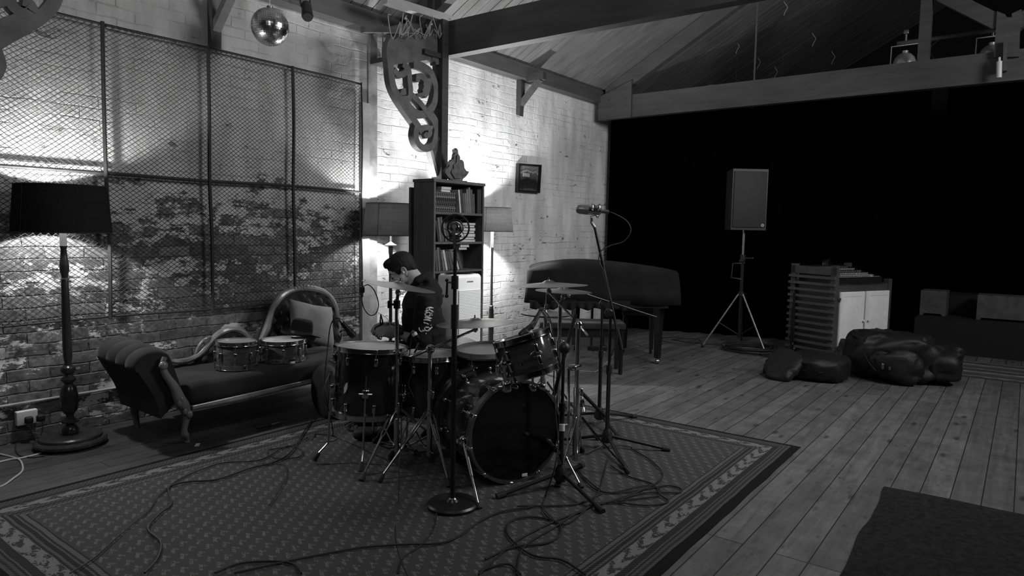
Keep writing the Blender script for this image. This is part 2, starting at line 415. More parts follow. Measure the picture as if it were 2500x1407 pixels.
# triangular wall brackets
def wbr(x, ztop, label, h=.38, out=.30):
    c = thing('wall_bracket', label, 'bracket', (x, WY, 2.6), group='timber brackets on the brick wall')
    B().prism([(0, 0), (.05, -.02), (.065, h*.5), (.065, h), (0, h)], (x-.035, WY-.001, ztop-h), (0, -1, 0), (0, 0, 1), (.07, 0, 0)).build('wall_post', m_dark_wood, c, world=True)
    B().bx(x-.033, x+.033, WY-.36, WY-.13, ztop-.03, ztop+.05).build('top_arm', m_dark_wood, c, world=True, ang=0)
    bar((x, WY-.03, ztop-h+.1), (x, WY-out, ztop-.02), .05, .06).build('brace', m_beam, c, world=True)
wbr(6.25, 2.98, 'dark timber bracket under the wall plate above the picture')
wbr(2.64, 2.98, 'dark timber bracket above the wire mesh, left of the mirror ball', .42, .34)
# curtain
N = NT('black_velvet'); m_curt = N.set(N.ramp(N.noise(N.obj(), 3, 3), (.3, .0005), (.7, .0012)), .95, 0, Specular_IOR_Level=.0)
def curtain(xa, y0, y1, z0, z1, label, amp=.045, seed=1, group=None, xe=None):
    b = B(); n = int(abs(y1-y0)/.02); vs = []; r = random.Random(seed); ph = [r.uniform(0, 6) for _ in range(4)]
    for i in range(n+1):
        y = y0+(y1-y0)*i/n; x = xa+((xe or xa)-xa)*i/n; a = y*2*pi/.24+1.3*sin(y*2.1+ph[0])
        for j in range(9):
            t = j/8; vs.append((x+amp*(.4+.6*(1-t*.6))*sin(a+.4*t)+.02*sin(y*3+ph[1]+t), y, z0+(z1-z0)*t))
    fs = [(i*9+j, i*9+9+j, i*9+10+j, i*9+j+1) for i in range(n) for j in range(8)]
    b.add(vs, fs); o = b.build('curtain', m_curt, ang=0)
    for p in o.data.polygons: p.use_smooth = True
    md = o.modifiers.new('s', 'SOLIDIFY'); md.thickness = .006
    return tag(o, label, 'curtain', group)
curtain(9.05, .97, 4.6, .012, 2.98, 'black floor-length curtain hanging from the brick wall to behind the mixing cabinet', xe=8.24)
curtain(10.6, -4.4, .95, .4, 3.3, 'black curtain at the back of the low stage', seed=3)
# ---------------------------------------------------------------- floor lamps
def shade_mat(name, v, tr):
    N = NT(name); o = N.obj(); x, y, z = N.sep(o)
    wv = N.noise(N.map(o, (60, 60, 6)), 2, 3); wv2 = N.noise(N.map(o, (4, 4, 90)), 1, 3)
    c = N.ramp(N.ma('ADD', N.ma('MULTIPLY', wv, .5), N.ma('MULTIPLY', wv2, .5)), (.3, v*.75), (.7, v*1.2))
    t = N.n('ShaderNodeBsdfTranslucent'); N.t.links.new(c, t.inputs[0]); d = N.n('ShaderNodeBsdfDiffuse'); N.t.links.new(c, d.inputs[0])
    mx = N.n('ShaderNodeMixShader'); mx.inputs[0].default_value = tr
    N.t.links.new(d.outputs[0], mx.inputs[1]); N.t.links.new(t.outputs[0], mx.inputs[2])
    N.t.links.new(mx.outputs[0], N.t.nodes['Material Output'].inputs[0]); return N.m
m_shade_dark = shade_mat('lamp_shade_black', .02, .12); m_shade_grey = shade_mat('lamp_shade_grey', .13, .36)
m_gloss_wood = wood('turned_wood', .035, .22, .4, (20, 20, 3)); 
N = NT('bulb_glass'); m_bulb = N.set(.8, .4, Emission_Color=1., Emission_Strength=14.)
def lamp_top(t, c, zb, zt, rb, rt, mat, power, z0):
    # shade (open cone, double skin), spider ring, bulb; the bulb is what lights the wall
    sh = B().ring([(rb, zb), (rt, zt), (rt-.004, zt), (rb-.004, zb)], Matrix.Translation((c[0], c[1], 0)), 64).build('lamp_shade', mat, t, world=True)
    B().tor((c[0], c[1], zt-.004), (0, 0, 1), rt-.002, .0028, 64, 6).tor((c[0], c[1], zb+.003), (0, 0, 1), rb-.002, .0028, 64, 6).build('rim_trim', m_black, sh, world=True)
    a = radians(200); q = Vector((cos(a), sin(a), 0))
    B().tube([Vector((c[0], c[1], zb+.002))+q*(rb+.001), Vector((c[0], c[1], zt-.002))+q*(rt+.001)], .0022, 6).build('seam', m_black, sh, world=True)
    b = B(); zr = zt-.04
    for k in range(3):
        a = 2*pi*k/3+.5; b.tube([(c[0], c[1], zr-.01), (c[0]+cos(a)*(rt-.004), c[1]+sin(a)*(rt-.004), zr)], .0018, 5)
    b.tube([(c[0], c[1], z0), (c[0], c[1], zr)], .003, 6)
    b.build('shade_carrier', m_steel, t, world=True)
    zb_ = zb+.36*(zt-zb); B().ell((c[0], c[1], zb_), (.022, .022, .03)).build('light_bulb', m_bulb, t, world=True)
    light('bulb_light', 'POINT', (c[0], c[1], zb_+.045), power, .028)
L1 = Vector((1.558, 4.40, 0))
t = thing('floor_lamp', 'turned dark-wood floor lamp with black drum shade, in front of the wire mesh at left', 'lamp', L1)
b = B().lathe([(.175, .012), (.186, .02), (.187, .034), (.178, .044), (.162, .046), (.16, .06), (.15, .068), (.05, .07)])
for k in range(4): b.ell((.14*cos(k*pi/2+.6), .14*sin(k*pi/2+.6), .011), (.022, .022, .011))
b.build('base', m_gloss_wood, t)
B().lathe([(.036, .066), (.043, .08), (.044, .095), (.034, .115), (.02, .128), (.026, .134), (.045, .14), (.047, .148), (.032, .158), (.02, .17), (.02, .185), (.03, .195), (.042, .215), (.0475, .26), (.047, .3), (.038, .345), (.022, .365), (.026, .372),
           (.038, .385), (.04, .395), (.026, .41), (.02, .42), (.034, .432), (.04, .45), (.036, .465), (.02, .478), (.018, .49), (.024, .53), (.0245, .6), (.022, .8), (.0195, .965), (.018, .972)], n=28).build('turned_column', m_gloss_wood, t)
B().lathe([(.0215, .97), (.022, .978), (.015, .984)], n=24).build('brass_collar', m_steel, t)
B().lathe([(.015, .98), (.017, .99), (.024, 1.03), (.0245, 1.06), (.018, 1.11), (.015, 1.15), (.019, 1.162), (.0195, 1.168)], n=24).build('turned_neck', m_gloss_wood, t)
B().cyl((0, 0, 1.166), (0, 0, 1.27), .018, .018, 20).build('candle_sleeve', m_white, t)
lamp_top(t, L1, 1.243, 1.512, .247, .225, m_shade_dark, 60, 1.26)
def plain_lamp(px, y, ptop, pbot, rb, rt, label, power, spec):
    P = PY(px, 560, y); P.z = 0; zb, zt = zat(P, pbot), zat(P, ptop)
    t = thing('floor_lamp', label, 'lamp', P)
    B().lathe([(.15, 0), (.152, .012), (.13, .03), (.03, .04)]).build('base', m_gloss_wood, t)
    if spec == 0:
        B().cyl((0, 0, .035), (0, 0, zb-.16), .0145, n=16).build('pole', m_dark_wood, t)
        B().lathe([(.012, zb-.16), (.018, zb-.158), (.021, zb-.09), (.02, zb-.088)], n=20).build('candle_cup', m_dark_wood, t)
        B().lathe([(.02, zb-.09), (.05, zb-.082), (.05, zb-.078), (.018, zb-.06), (.008, zb-.05), (.008, zb+.02)], n=24).build('drip_tray', m_white, t)
    else:
        B().lathe([(.02, .035), (.022, .06), (.028, .3), (.024, .5), (.02, zb-.83)], n=18).build('turned_column', m_gloss_wood, t)
        B().lathe([(.02, zb-.83), (.023, zb-.82), (.023, zb-.76), (.015, zb-.752)], n=18).build('brass_collar', m_steel, t)
        B().cyl((0, 0, zb-.755), (0, 0, zb-.16), .0145, n=16).build('pole', m_steel, t)
        B().cyl((0, 0, zb-.16), (0, 0, zb+.02), .016, n=16).build('candle_sleeve', m_white, t)
    lamp_top(t, P, zb, zt, rb, rt, m_shade_grey, power, zb)
    return t
plain_lamp(954, 4.36, 497, 576, .235, .208, 'floor lamp with grey drum shade and cup holder, between the wire mesh and the bookcase', 36, 0)
plain_lamp(1202, 4.34, 507, 566, .212, .188, 'floor lamp with grey drum shade half hidden behind the right side of the bookcase', 120, 1)
# ---------------------------------------------------------------- wire mesh screen
MX0, MX1, MZ0, MZ1, MYY = 1.21, 3.935, .705, 2.525, 4.625
m_rust = plain('old_iron', .012, .7, var=.5, nsc=30)
t = thing('mesh_screen', 'large diamond wire mesh panel in an iron pipe frame on the brick wall', 'mesh screen', (2.57, MYY, MZ0))
b = B(); cw, chh = .039, .0295; r = .0017
def mesh_y(x, z): return MYY+.006*sin(x*3.1+z*2)+.004*sin(x*9+z*7)
W_ = MX1-MX0; H_ = MZ1-MZ0
def clipseg(x0, z0, x1, z1):
    t0, t1 = 0., 1.; dx, dz = x1-x0, z1-z0
    for p, q in ((-dx, x0-MX0), (dx, MX1-x0), (-dz, z0-MZ0), (dz, MZ1-z0)):
        if abs(p) < 1e-9: continue
        k = q/p
        if p < 0: t0 = max(t0, k)
        else: t1 = min(t1, k)
    return (x0+dx*t0, z0+dz*t0, x0+dx*t1, z0+dz*t1) if t1 > t0+1e-4 else None
nk = int(W_/cw)+int(H_/chh)+2
for fam in (1, -1):
    for k in range(-1, nk+1):
        xs = MX0+(k-(int(H_/chh)+1))*cw if fam == 1 else MX0+k*cw
        n_ = H_/chh; c4 = clipseg(xs, MZ0, xs+fam*n_*cw, MZ1)
        if not c4: continue
        x0, z0, x1, z1 = c4; m = max(2, int(math.hypot(x1-x0, z1-z0)/.16)); pts = []
        for i in range(m+1):
            x = x0+(x1-x0)*i/m; z = z0+(z1-z0)*i/m; pts.append((x, mesh_y(x, z)+fam*.0008, z+.004*sin(x*11)))
        b.tube(pts, r, 4)
b.build('wire_mesh', m_rust, t, world=True)
for x in (MX0, 1.887, 2.565, 3.25, MX1):
    B().tube(sp([(x+.006*sin(z*5+x), MYY-.012, z) for z in (MZ0-.01, 1.2, 1.6, 2.1, MZ1+.01)], 3), .0125 if x < 3.9 else .006, 8).build('upright_bar', m_rust, t, world=True)
for z, rr in ((MZ0, .007), (1.612, .0115), (MZ1, .009)):
    B().tube(sp([(x, MYY-.002, z+.006*sin(x*4+z)) for x in (MX0, 1.9, 2.6, 3.2, MX1)], 4), rr, 8).build('cross_bar', m_rust, t, world=True)
# ---------------------------------------------------------------- fretwork brackets and post
m_fret = plain('painted_fret', .11, .6, var=.35, nsc=9); m_fretpale = plain('fret_worn', .45, .7, var=.2)
BYF = 4.03
def fretwork(mir=None):
    def c(x, y):
        q = PY(880+x/3.196, y/3.196, BYF); return (q.x, q.z) if mir is None else (mir-q.x, q.z)
    def pth(*p, n=7): return [ (v.x, v.y) for v in sp([(*c(*q), 0) for q in p], n)]
    o, u, v, w_ = (0, BYF, 0), (1, 0, 0), (0, 0, 1), (0, .055, 0)
    b = B(); kk = [0]
    def s(wd, *p): kk[0] += 1; b.strip(pth(*p), wd, (0, BYF-.0009*kk[0], 0), u, v, (0, .055+.0013*kk[0], 0))
    s(.062, (262, 300), (228, 380), (236, 500), (250, 640), (285, 735), (340, 825), (400, 910), (462, 1000))
    s(.062, (415, 500), (480, 515), (545, 560), (580, 640), (592, 730), (565, 830), (500, 890), (430, 880), (365, 810), (320, 745))
    s(.05, (330, 500), (375, 540), (385, 640), (392, 700), (385, 760), (350, 775), (325, 750), (335, 718), (355, 715))
    s(.05, (262, 545), (300, 585), (345, 570), (365, 530))
    s([.02]+[.03]*6+[.05]*14+[.075]*14+[.03]*8, (440, 640), (445, 605), (478, 598), (510, 640), (515, 700), (490, 735), (440, 745))
    s(.05, (405, 745), (470, 810), (520, 880), (565, 940), (590, 1010))
    s(.056, (440, 990), (430, 1060), (455, 1130), (510, 1160), (565, 1130), (588, 1050), (592, 960), (550, 890))
    s(.045, (455, 1030), (490, 1000), (530, 1000), (540, 1040), (515, 1060), (500, 1040))
    s(.05, (560, 440), (592, 470), (600, 505))
    pl = [c(*q) for q in ((225, 512), (222, 400), (255, 320), (330, 262), (600, 262), (606, 455), (520, 468))]  # solid panel outlined after the tie beam's shadow on the upper bracket
    b.prism(pl, (0, BYF+.0012, 0), u, v, (0, .052, 0))
    b2 = B(); b2.strip(pth((548, 1150), (568, 1230), (585, 1300), (604, 1376)), .03, o, u, v, w_)
    return b, b2
for mir, lab, px in ((None, 'carved scroll fretwork bracket on the post above the bookcase', 4.31), (5.18, 'carved scroll fretwork bracket cut off by the top left corner', .87)):
    t = thing('fretwork_bracket', lab, 'bracket', (px, BYF, 1.72), group='carved scroll brackets')
    b, b2 = fretwork(mir); b.build('scroll_panel', m_fret, t, world=True, ang=30); b2.build('tail_piece', m_fretpale, t, world=True, ang=30)
for x0, x1, lab in ((4.262, 4.338, 'slim dark timber post behind the bookcase carrying the roof truss'), (.83, .906, 'slim dark timber post in front of the wall, left of the camera view')):
    if x0 > 3: tag(B().bx(x0, x1, 3.985, 4.10, 0, 3.04).build('timber_post', m_dark_wood, ang=0), lab, 'post')
# ---------------------------------------------------------------- bookcase
BY = 3.75; bx0 = PY(1060, 440, BY).x; bx1 = PY(1183, 443, BY).x; bz = PY(1060, 437, BY).z; bd = .225
m_case = wood('bookcase_wood', .1, .5, .35, (14, 14, 2), .001)
t = thing('bookcase', 'tall narrow dark wooden bookcase full of books between the two grey lamps', 'bookcase', (bx0, BY, 0))
th = .02
for x, nm in ((bx0, 'side_panel'), (bx1-th, 'side_panel')): B().bx(x, x+th, BY, BY+bd, 0, bz-th).build(nm, m_case, t, world=True, ang=0)
B().bx(bx0-.008, bx1+.008, BY-.006, BY+bd+.004, bz-th, bz+.004).build('top_board', m_case, t, world=True, ang=0)
B().bx(bx0+th, bx1-th, BY+bd-.008, BY+bd, 0, bz-th).build('back_panel', m_case, t, world=True, ang=0)
SH = [PY(1062, y, BY).z for y in (517, 591, 663)]; SH += [SH[-1]-.3, SH[-1]-.6]
for z in SH+[.09]: B().bx(bx0+th, bx1-th, BY+.004, BY+bd-.008, z-.018, z).build('shelf', m_case, t, world=True, ang=0)
tag(B().bx(bx0+.03, bx1-.15, BY+bd+.02, BY+bd+.045, 0, bz-.06, Matrix.Translation((-.04, 0, 0))).build('leaning_board', m_dark_wood, ang=0), 'dark board standing behind the bookcase', 'board')
bookm = {k: plain('book_'+k, v, .6, var=.25, nsc=20) for k, v in dict(pale=.5, grey=.14, mid=.075, dark=.03).items()}
N = NT('book_gilt'); o = N.obj(); x, y, z = N.sep(o)
gl = N.ma('MULTIPLY', N.ramp(N.noise(N.map(o, (50, 1, 70)), 1, 2), (.52, 0), (.56, 1)), 1)
m_gilt = N.set(N.mix(gl, .02, .22), .4)
m_page = plain('page_edges', .55, .8, var=.1)
cap = {0: bz-th, 1: SH[0]-.018, 2: SH[1]-.018}; flo = {0: SH[0], 1: SH[1], 2: SH[2]}
U = lambda u: bx0+th+u*(bx1-bx0-2*th)
def book(x, z, tk, h, d, mat, lean, label, group, rib=False, lying=False, yo=.0):
    # standing book: spine to the room, bottom-left corner at x, leaning left by `lean` radians
    M = Matrix.Translation((x, BY+.02+yo, z)) @ (Matrix.Rotation(-lean, 4, 'Y') if not lying else Matrix.Rotation(lean, 4, 'Z'))
    o = thing('book', label, 'book', M=M, group=group)
    if not lying:
        B().bx(0, .0025, 0, d, 0, h).bx(tk-.0025, tk, 0, d, 0, h).bx(0, tk, -.002, .0025, 0, h).build('cover', mat, o, ang=0)
        B().bx(.0026, tk-.0026, .003, d-.004, .003, h-.003).build('page_block', m_page, o, ang=0)
        if rib: B().bx(-.0002, tk+.0002, -.0035, -.001, h*.2, h*.22).bx(-.0002, tk+.0002, -.0035, -.001, h*.78, h*.8).build('spine_band', m_gilt, o, ang=0)
    else:
        B().bx(0, h, 0, d, 0, .0025).bx(0, h, 0, d, tk-.0025, tk).bx(0, .0025, 0, d, 0, tk).build('cover', mat, o, ang=0)
        B().bx(.003, h-.004, .003, d-.003, .0026, tk-.0026).build('page_block', m_page, o, ang=0)
    return o
n = 10; wv = .025
for k in range(n): book(U(0)+.004+k*wv, flo[0], wv-.0015, .162, .13, m_gilt, 0, 'dark bound volume with gilt spine bands in the set on the top shelf', 'bound volumes at the left of the top shelf', True)
book(U(.14), flo[0]+.163, .02, .12, .12, bookm['pale'], .04, 'pale book lying on the bound volumes, under the other', None, lying=True)
book(U(.15), flo[0]+.184, .02, .115, .12, bookm['pale'], -.03, 'pale book lying topmost on the bound volumes', None, lying=True)
x = U(.53); z = flo[0]
top = [(.018, .19, 'pale', .13, 'pale slim book leaning left, first after the bound volumes'), (.026, .195, 'dark', .11, 'dark thick book leaning left beside the pale slim one'), (.024, .165, 'mid', .11, 'low dark book between two taller ones on the top shelf'),
       (.018, .165, 'grey', .1, 'book with pale lower spine label on the top shelf'), (.024, .2, 'grey', .09, 'grey book left of the tallest one on the top shelf'), (.024, .215, 'grey', .08, 'tallest grey book on the top shelf'), (.022, .2, 'mid', .07, 'mid-grey book right of the tallest on the top shelf'), (.022, .165, 'mid', .06, 'short mid-grey book near the right end of the top shelf')]
def row(x, z, books):
    pl = None
    for tk, h, m, ln, lab in books:
        if pl is not None: x += max(0, min(h, ph)*(tan(ln)-tan(pl)))
        book(x, z, tk, h, .14, bookm[m], ln, lab, None); x += tk/cos(ln)+.002; pl, ph = ln, h
row(x, z, top)
for k in range(2): book(U(1)-.052+k*.026, z, .024, .205, .14, bookm['dark'], 0, ['dark upright book second from the right end of the top shelf', 'dark upright book at the right end of the top shelf'][k], None)
x = U(0)+.05; z = flo[1]
row(x, z, [(.02, .17, 'dark', .2, 'dark book leaning at the left end of the second shelf'), (.022, .195, 'grey', .17, 'tall grey book leaning on the second shelf, left of the microphone ring'),
        (.026, .2, 'mid', .15, 'dark grey tall book behind the left edge of the microphone ring'), (.02, .17, 'grey', .22, 'grey book leaning behind the microphone ring'), (.024, .15, 'mid', .25, 'low dark book leaning behind the round microphone')])
zz = z
for i, (tk, h, m, lab) in enumerate([(.018, .21, 'pale', 'pale wide book at the bottom of the lying stack, second shelf'), (.02, .19, 'grey', 'grey book second from the bottom of the lying stack, second shelf'), (.03, .19, 'mid', 'thick dark grey book in the middle of the lying stack, second shelf'),
        (.02, .15, 'grey', 'narrow grey book above the thick one in the lying stack, second shelf'), (.026, .16, 'grey', 'thick grey book near the top of the lying stack, second shelf'), (.02, .19, 'mid', 'dark grey book second from the top of the lying stack, second shelf'), (.02, .17, 'grey', 'topmost book of the lying stack, second shelf')]):
    book(U(.98)-.05-h-.02*(i % 2), zz, tk, h, .14, bookm[m], .02*(-1)**i, lab, None, lying=True); zz += tk+.001
x = U(0)+.03; z = flo[2]
row(x, z, [(.024, .17, 'mid', .1, 'dark book at the left end of the third shelf'), (.02, .19, 'grey', .14, 'grey book leaning second from the left on the third shelf'), (.014, .19, 'dark', .16, 'black slim book leaning on the third shelf'), (.022, .16, 'grey', .2, 'grey book right of the black slim one, third shelf'),
        (.022, .17, 'pale', .26, 'pale book leaning on the third shelf, left of the microphone stand'), (.026, .16, 'mid', .3, 'dark grey book behind the microphone stand, third shelf'), (.03, .16, 'mid', .33, 'thick dark book leaning right of the microphone stand, third shelf'), (.026, .165, 'grey', .38, 'grey book leaning in the right half of the third shelf'),
        (.02, .16, 'pale', .42, 'slim pale-edged book second from the right, third shelf'), (.03, .18, 'mid', .46, 'dark book leaning at the right end of the third shelf')])
zt3 = z+.166
book(U(.52), zt3, .022, .12, .12, bookm['grey'], .1, 'lower of the two books lying on the leaning row, third shelf', None, lying=True, yo=.0)
book(U(.55), zt3+.023, .024, .12, .12, bookm['pale'], .02, 'pale book lying on top of the leaning row, third shelf', None, lying=True)
for k in range(4): book(U(.62)+k*.035, SH[3], .032, .2, .14, bookm[('dark', 'grey', 'dark', 'mid')[k]], 0, 'dark book on the fourth shelf beside the air purifier, number %s from the right' % ('four', 'three', 'two', 'one')[k], None)
for k in range(3): book(U(.7)+k*.04, SH[4], .036, .21, .14, bookm[('dark', 'mid', 'dark')[k]], 0, 'book low down in the bookcase right of the air purifier, %s' % ('innermost', 'middle one', 'at the case side')[k], None)
# carved temple ornament
c6 = lambda x, y: (lambda q: (q.x, q.z))(PY(1060+x/8.79, 340+y/8.79, 3.86))
m_carv = plain('carved_stone', .09, .7, var=.5, nsc=22, bump=.006, bsc=30)
poly = [(190, 655), (190, 610), (225, 570), (250, 545), (280, 530), (280, 415), (320, 410), (330, 380), (368, 372), (385, 320), (388, 270), (402, 245), (392, 150), (415, 180), (432, 130), (465, 170), (472, 255), (508, 310), (512, 385), (548, 378), (572, 400), (590, 430), (608, 560), (650, 620), (708, 630), (680, 690), (630, 750), (570, 800), (570, 832), (315, 832), (310, 800), (250, 740)]
P0 = c6(440, 832); zs = bz+.012
t = thing('temple_carving', 'carved temple silhouette ornament on top of the bookcase', 'ornament', (P0[0], 3.85, zs-.008))
pl = [(c6(*q)[0], c6(*q)[1]-P0[1]+zs) for q in poly]
B().prism(pl, (0, 3.835, 0), (1, 0, 0), (0, 0, 1), (0, .03, 0)).build('carved_panel', m_carv, t, world=True, ang=30)
pl2 = [(P0[0]+(a-P0[0])*.55, zs+.02+(z_-zs)*.72) for a, z_ in pl]
B().prism(pl2, (0, 3.822, 0), (1, 0, 0), (0, 0, 1), (0, .014, 0)).build('relief', m_carv, t, world=True, ang=30)
B().bx(P0[0]-.09, P0[0]+.09, 3.80, 3.89, zs-.0075, zs+.004).build('plinth', m_carv, t, world=True, ang=0)
# picture on the wall
t = thing('framed_picture', 'small dark-framed picture of buildings under hills on the white brick wall', 'picture', (6.5, 4.655, 1.74))
a, c_, d_, e_ = PY(1262, 399, 4.66), PY(1318, 403, 4.66), PY(1314, 472, 4.66), PY(1260, 468, 4.66)
def quadprism(q, y0, y1, b): 
    vs = [(p[0], y0, p[1]) for p in q]+[(p[0], y1, p[1]) for p in q]
    return b.add(vs, [(0, 1, 2, 3), (7, 6, 5, 4), (0, 4, 5, 1), (1, 5, 6, 2), (2, 6, 7, 3), (3, 7, 4, 0)])
Q = [(p.x, p.z) for p in (a, c_, d_, e_)]; cx = sum(p[0] for p in Q)/4; cz = sum(p[1] for p in Q)/4
b = B()
for i in range(4):
    p, q = Q[i], Q[(i+1) % 4]; s_ = .86
    ip = (cx+(p[0]-cx)*s_, cz+(p[1]-cz)*(s_+.02)); iq = (cx+(q[0]-cx)*s_, cz+(q[1]-cz)*(s_+.02))
    quadprism([p, q, iq, ip], 4.632, 4.672, b)
b.build('picture_frame', m_black, t, world=True, ang=0)
N = NT('picture_print'); o = N.obj(); x, y, z = N.sep(o)
hl = N.ma('ADD', z, N.ma('MULTIPLY', N.noise(N.map(o, (9, 1, 2)), 1.5, 4), .12))
base = N.ramp(N.ma('MULTIPLY', hl, 3.0), (.0, .05), (.3, .08), (.32, .03), (.62, .02), (.66, .06), (.86, .12), (.9, .4), (.95, .1), (1, .2))
nz = N.ramp(N.noise(N.map(o, (60, 1, 60)), 1, 3), (.4, .7), (.6, 1.4))
m_print = N.set(N.ma('MULTIPLY', base, nz), .3)
b = B(); quadprism([(cx+(p[0]-cx)*.88, cz+(p[1]-cz)*.9) for p in Q], 4.655, 4.668, b); b.build('print', m_print, t, world=True, ang=0)
b = B()
for k in range(4): b.bx(cx-.11+k*.035, cx-.09+k*.035, 4.652, 4.656, cz+.015, cz+.055)
b.build('painted_houses', m_paper, t, world=True, ang=0)
# mirror ball
bc = D(659, 66, 4.6); R_ = .124
t = thing('mirror_ball', 'mirror ball hanging in front of the brick wall', 'mirror ball', bc)
B().ell((0, 0, 0), R_-.003, n=24, m=14).build('ball_core', m_black, t)
b = B(); r = random.Random(3); rows = 26
for i in range(1, rows):
    th_ = pi*i/rows; nn = max(4, int(round(2*pi*sin(th_)*rows/pi)))
    for k in range(nn):
        ph = 2*pi*k/nn; d = Vector((sin(th_)*cos(ph), sin(th_)*sin(ph), cos(th_))); nd = (d+Vector([r.uniform(-.05, .05) for _ in range(3)])).normalized()
        u = Vector((0, 0, 1)).cross(nd).normalized(); v = nd.cross(u); h = R_*pi/rows*.46; p = d*R_
        b.add([p+u*h+v*h, p-u*h+v*h, p-u*h-v*h, p+u*h-v*h], [(0, 1, 2, 3)])
m_mirror = plain('mirror_tiles', .85, .2, 1, var=.02)
b.build('mirror_tiles', m_mirror, t, ang=0)
B().lathe([(.02, R_-.004), (.02, R_+.012), (.004, R_+.014)], n=16).tube([(0, 0, R_), (0, 0, roofz(bc.y)-bc.z-.01)], .0018, 5).build('motor_cap', m_steel, t)
# small spotlight on the wall plate
P = PY(748, 12, 4.45)
t = thing('spotlight', 'small black spotlight clamped under the roof edge right of the mirror ball', 'spotlight', P)
B().cyl((0, 0, 0), (-.05, -.08, -.11), .036, .042, 20).build('lamp_housing', m_blackmetal, t)
B().cyl((-.048, -.077, -.106), (-.055, -.088, -.121), .043, .036, 20).build('lens_ring', m_black, t)
B().tube([(.045, 0, -.03), (.045, .02, .06), (-.045, .02, .06), (-.045, 0, -.03)], .005, 6).cyl((0, .02, .06), (0, .09, .08), .008).build('yoke', m_blackmetal, t)
# ---------------------------------------------------------------- rugs
RX0, RX1, RY0_, RY1_ = .76, 4.335, 1.03, 3.735
def rug_mat():
    N = NT('woven_rug'); o = N.obj(); x, y, z = N.sep(o)
    nz = N.ma('MULTIPLY', N.ma('SUBTRACT', N.noise(o, 6, 3), .5), .012)
    dx = N.ma('MINIMUM', N.ma('SUBTRACT', x, RX0), N.ma('SUBTRACT', RX1, x)); dy = N.ma('MINIMUM', N.ma('SUBTRACT', y, RY0_), N.ma('SUBTRACT', RY1_, y))
    d = N.ma('ADD', N.ma('MINIMUM', dx, dy), nz)
    # bands by distance from the edge (metres / 0.35)
    bands = N.ramp(N.ma('DIVIDE', d, .35), (0, .012), (.13, .09), (.17, .045), (.2, .085), (.235, .035), (.26, .1), (.28, .04), (.37, .17), (.57, .04), (.6, .1), (.63, .035), (.68, .11), (.7, .04), (.73, .12), (.78, .035), (.8, .055), interp='CONSTANT')
    # running coordinate along the border, and motif shapes
    along = N.ma('ADD', x, y)
    isx = N.ma('LESS_THAN', dx, dy); run = N.mix(isx, x, y)
    fd = N.noise(N.comb(N.ma('MULTIPLY', run, 1), N.ma('MULTIPLY', d, 1.3)), 34, 2, .5, 1.8)
    sw = N.ma('SINE', N.ma('ADD', N.ma('MULTIPLY', run, 48), N.ma('MULTIPLY', N.ma('SINE', N.ma('MULTIPLY', d, 90)), 1.6)))
    scroll = N.ma('MULTIPLY', N.ma('GREATER_THAN', N.ma('ADD', N.ma('MULTIPLY', sw, .16), fd), .56), .1)
    inwide = N.ma('MULTIPLY', N.ma('GREATER_THAN', d, .132), N.ma('LESS_THAN', d, .197))
    b1 = N.ma('SUBTRACT', bands, N.ma('MULTIPLY', inwide, N.ma('MULTIPLY', scroll, 1.25)))
    zig = N.ma('MULTIPLY', N.ma('GREATER_THAN', N.ma('SINE', N.ma('MULTIPLY', N.ma('ADD', run, N.ma('MULTIPLY', d, .7)), 300)), 0), .035)
    inn = N.ma('MULTIPLY', N.ma('GREATER_THAN', d, .04), N.ma('SUBTRACT', 1, inwide))
    b2 = N.ma('MULTIPLY', b1, N.ma('SUBTRACT', 1, N.ma('MULTIPLY', N.ma('MULTIPLY', inn, zig), 9)))
    # field: rows of small leaf motifs, every other row shifted
    ry = N.ma('DIVIDE', x, .052); row = N.ma('FLOOR', ry); fy = N.ma('SUBTRACT', N.ma('FRACT', ry), .5)
    rx = N.ma('ADD', N.ma('DIVIDE', y, .07), N.ma('MULTIPLY', N.ma('FRACT', N.ma('MULTIPLY', row, .5)), 1)); fx = N.ma('SUBTRACT', N.ma('FRACT', rx), .5)
    bend = N.ma('SUBTRACT', fy, N.ma('MULTIPLY', N.ma('SINE', N.ma('MULTIPLY', fx, 6.3)), .16))
    e = N.ma('ADD', N.ma('POWER', N.ma('ABSOLUTE', N.ma('DIVIDE', fx, .36)), 2), N.ma('POWER', N.ma('ABSOLUTE', N.ma('DIVIDE', bend, .17)), 2))
    br = N.noise(o, 130, 2)
    leaf = N.ma('MULTIPLY', N.ma('LESS_THAN', e, 1), N.ma('GREATER_THAN', br, .47))
    e2 = N.ma('ADD', N.ma('POWER', N.ma('ABSOLUTE', N.ma('DIVIDE', fx, .12)), 2), N.ma('POWER', N.ma('ABSOLUTE', N.ma('DIVIDE', N.ma('SUBTRACT', fy, .34), .1)), 2))
    leaf = N.ma('MAXIMUM', leaf, N.ma('MULTIPLY', N.ma('LESS_THAN', e2, 1), .6))
    wave = N.ma('MULTIPLY', N.noise(o, 1.3, 3), .02)
    field = N.ma('ADD', N.ma('ADD', .05, wave), N.ma('MULTIPLY', leaf, .08))
    c = N.mix(N.ma('GREATER_THAN', d, .28), b2, field)
    pile = N.noise(o, 420, 2); c = N.ma('MULTIPLY', c, N.ma('ADD', .75, N.ma('MULTIPLY', pile, .5)))
    c = N.ma('MULTIPLY', c, 1.1)
    N.bump(N.ma('ADD', pile, N.ma('MULTIPLY', leaf, .4)), .003)
    return N.set(c, .95, 0, Specular_IOR_Level=.1)
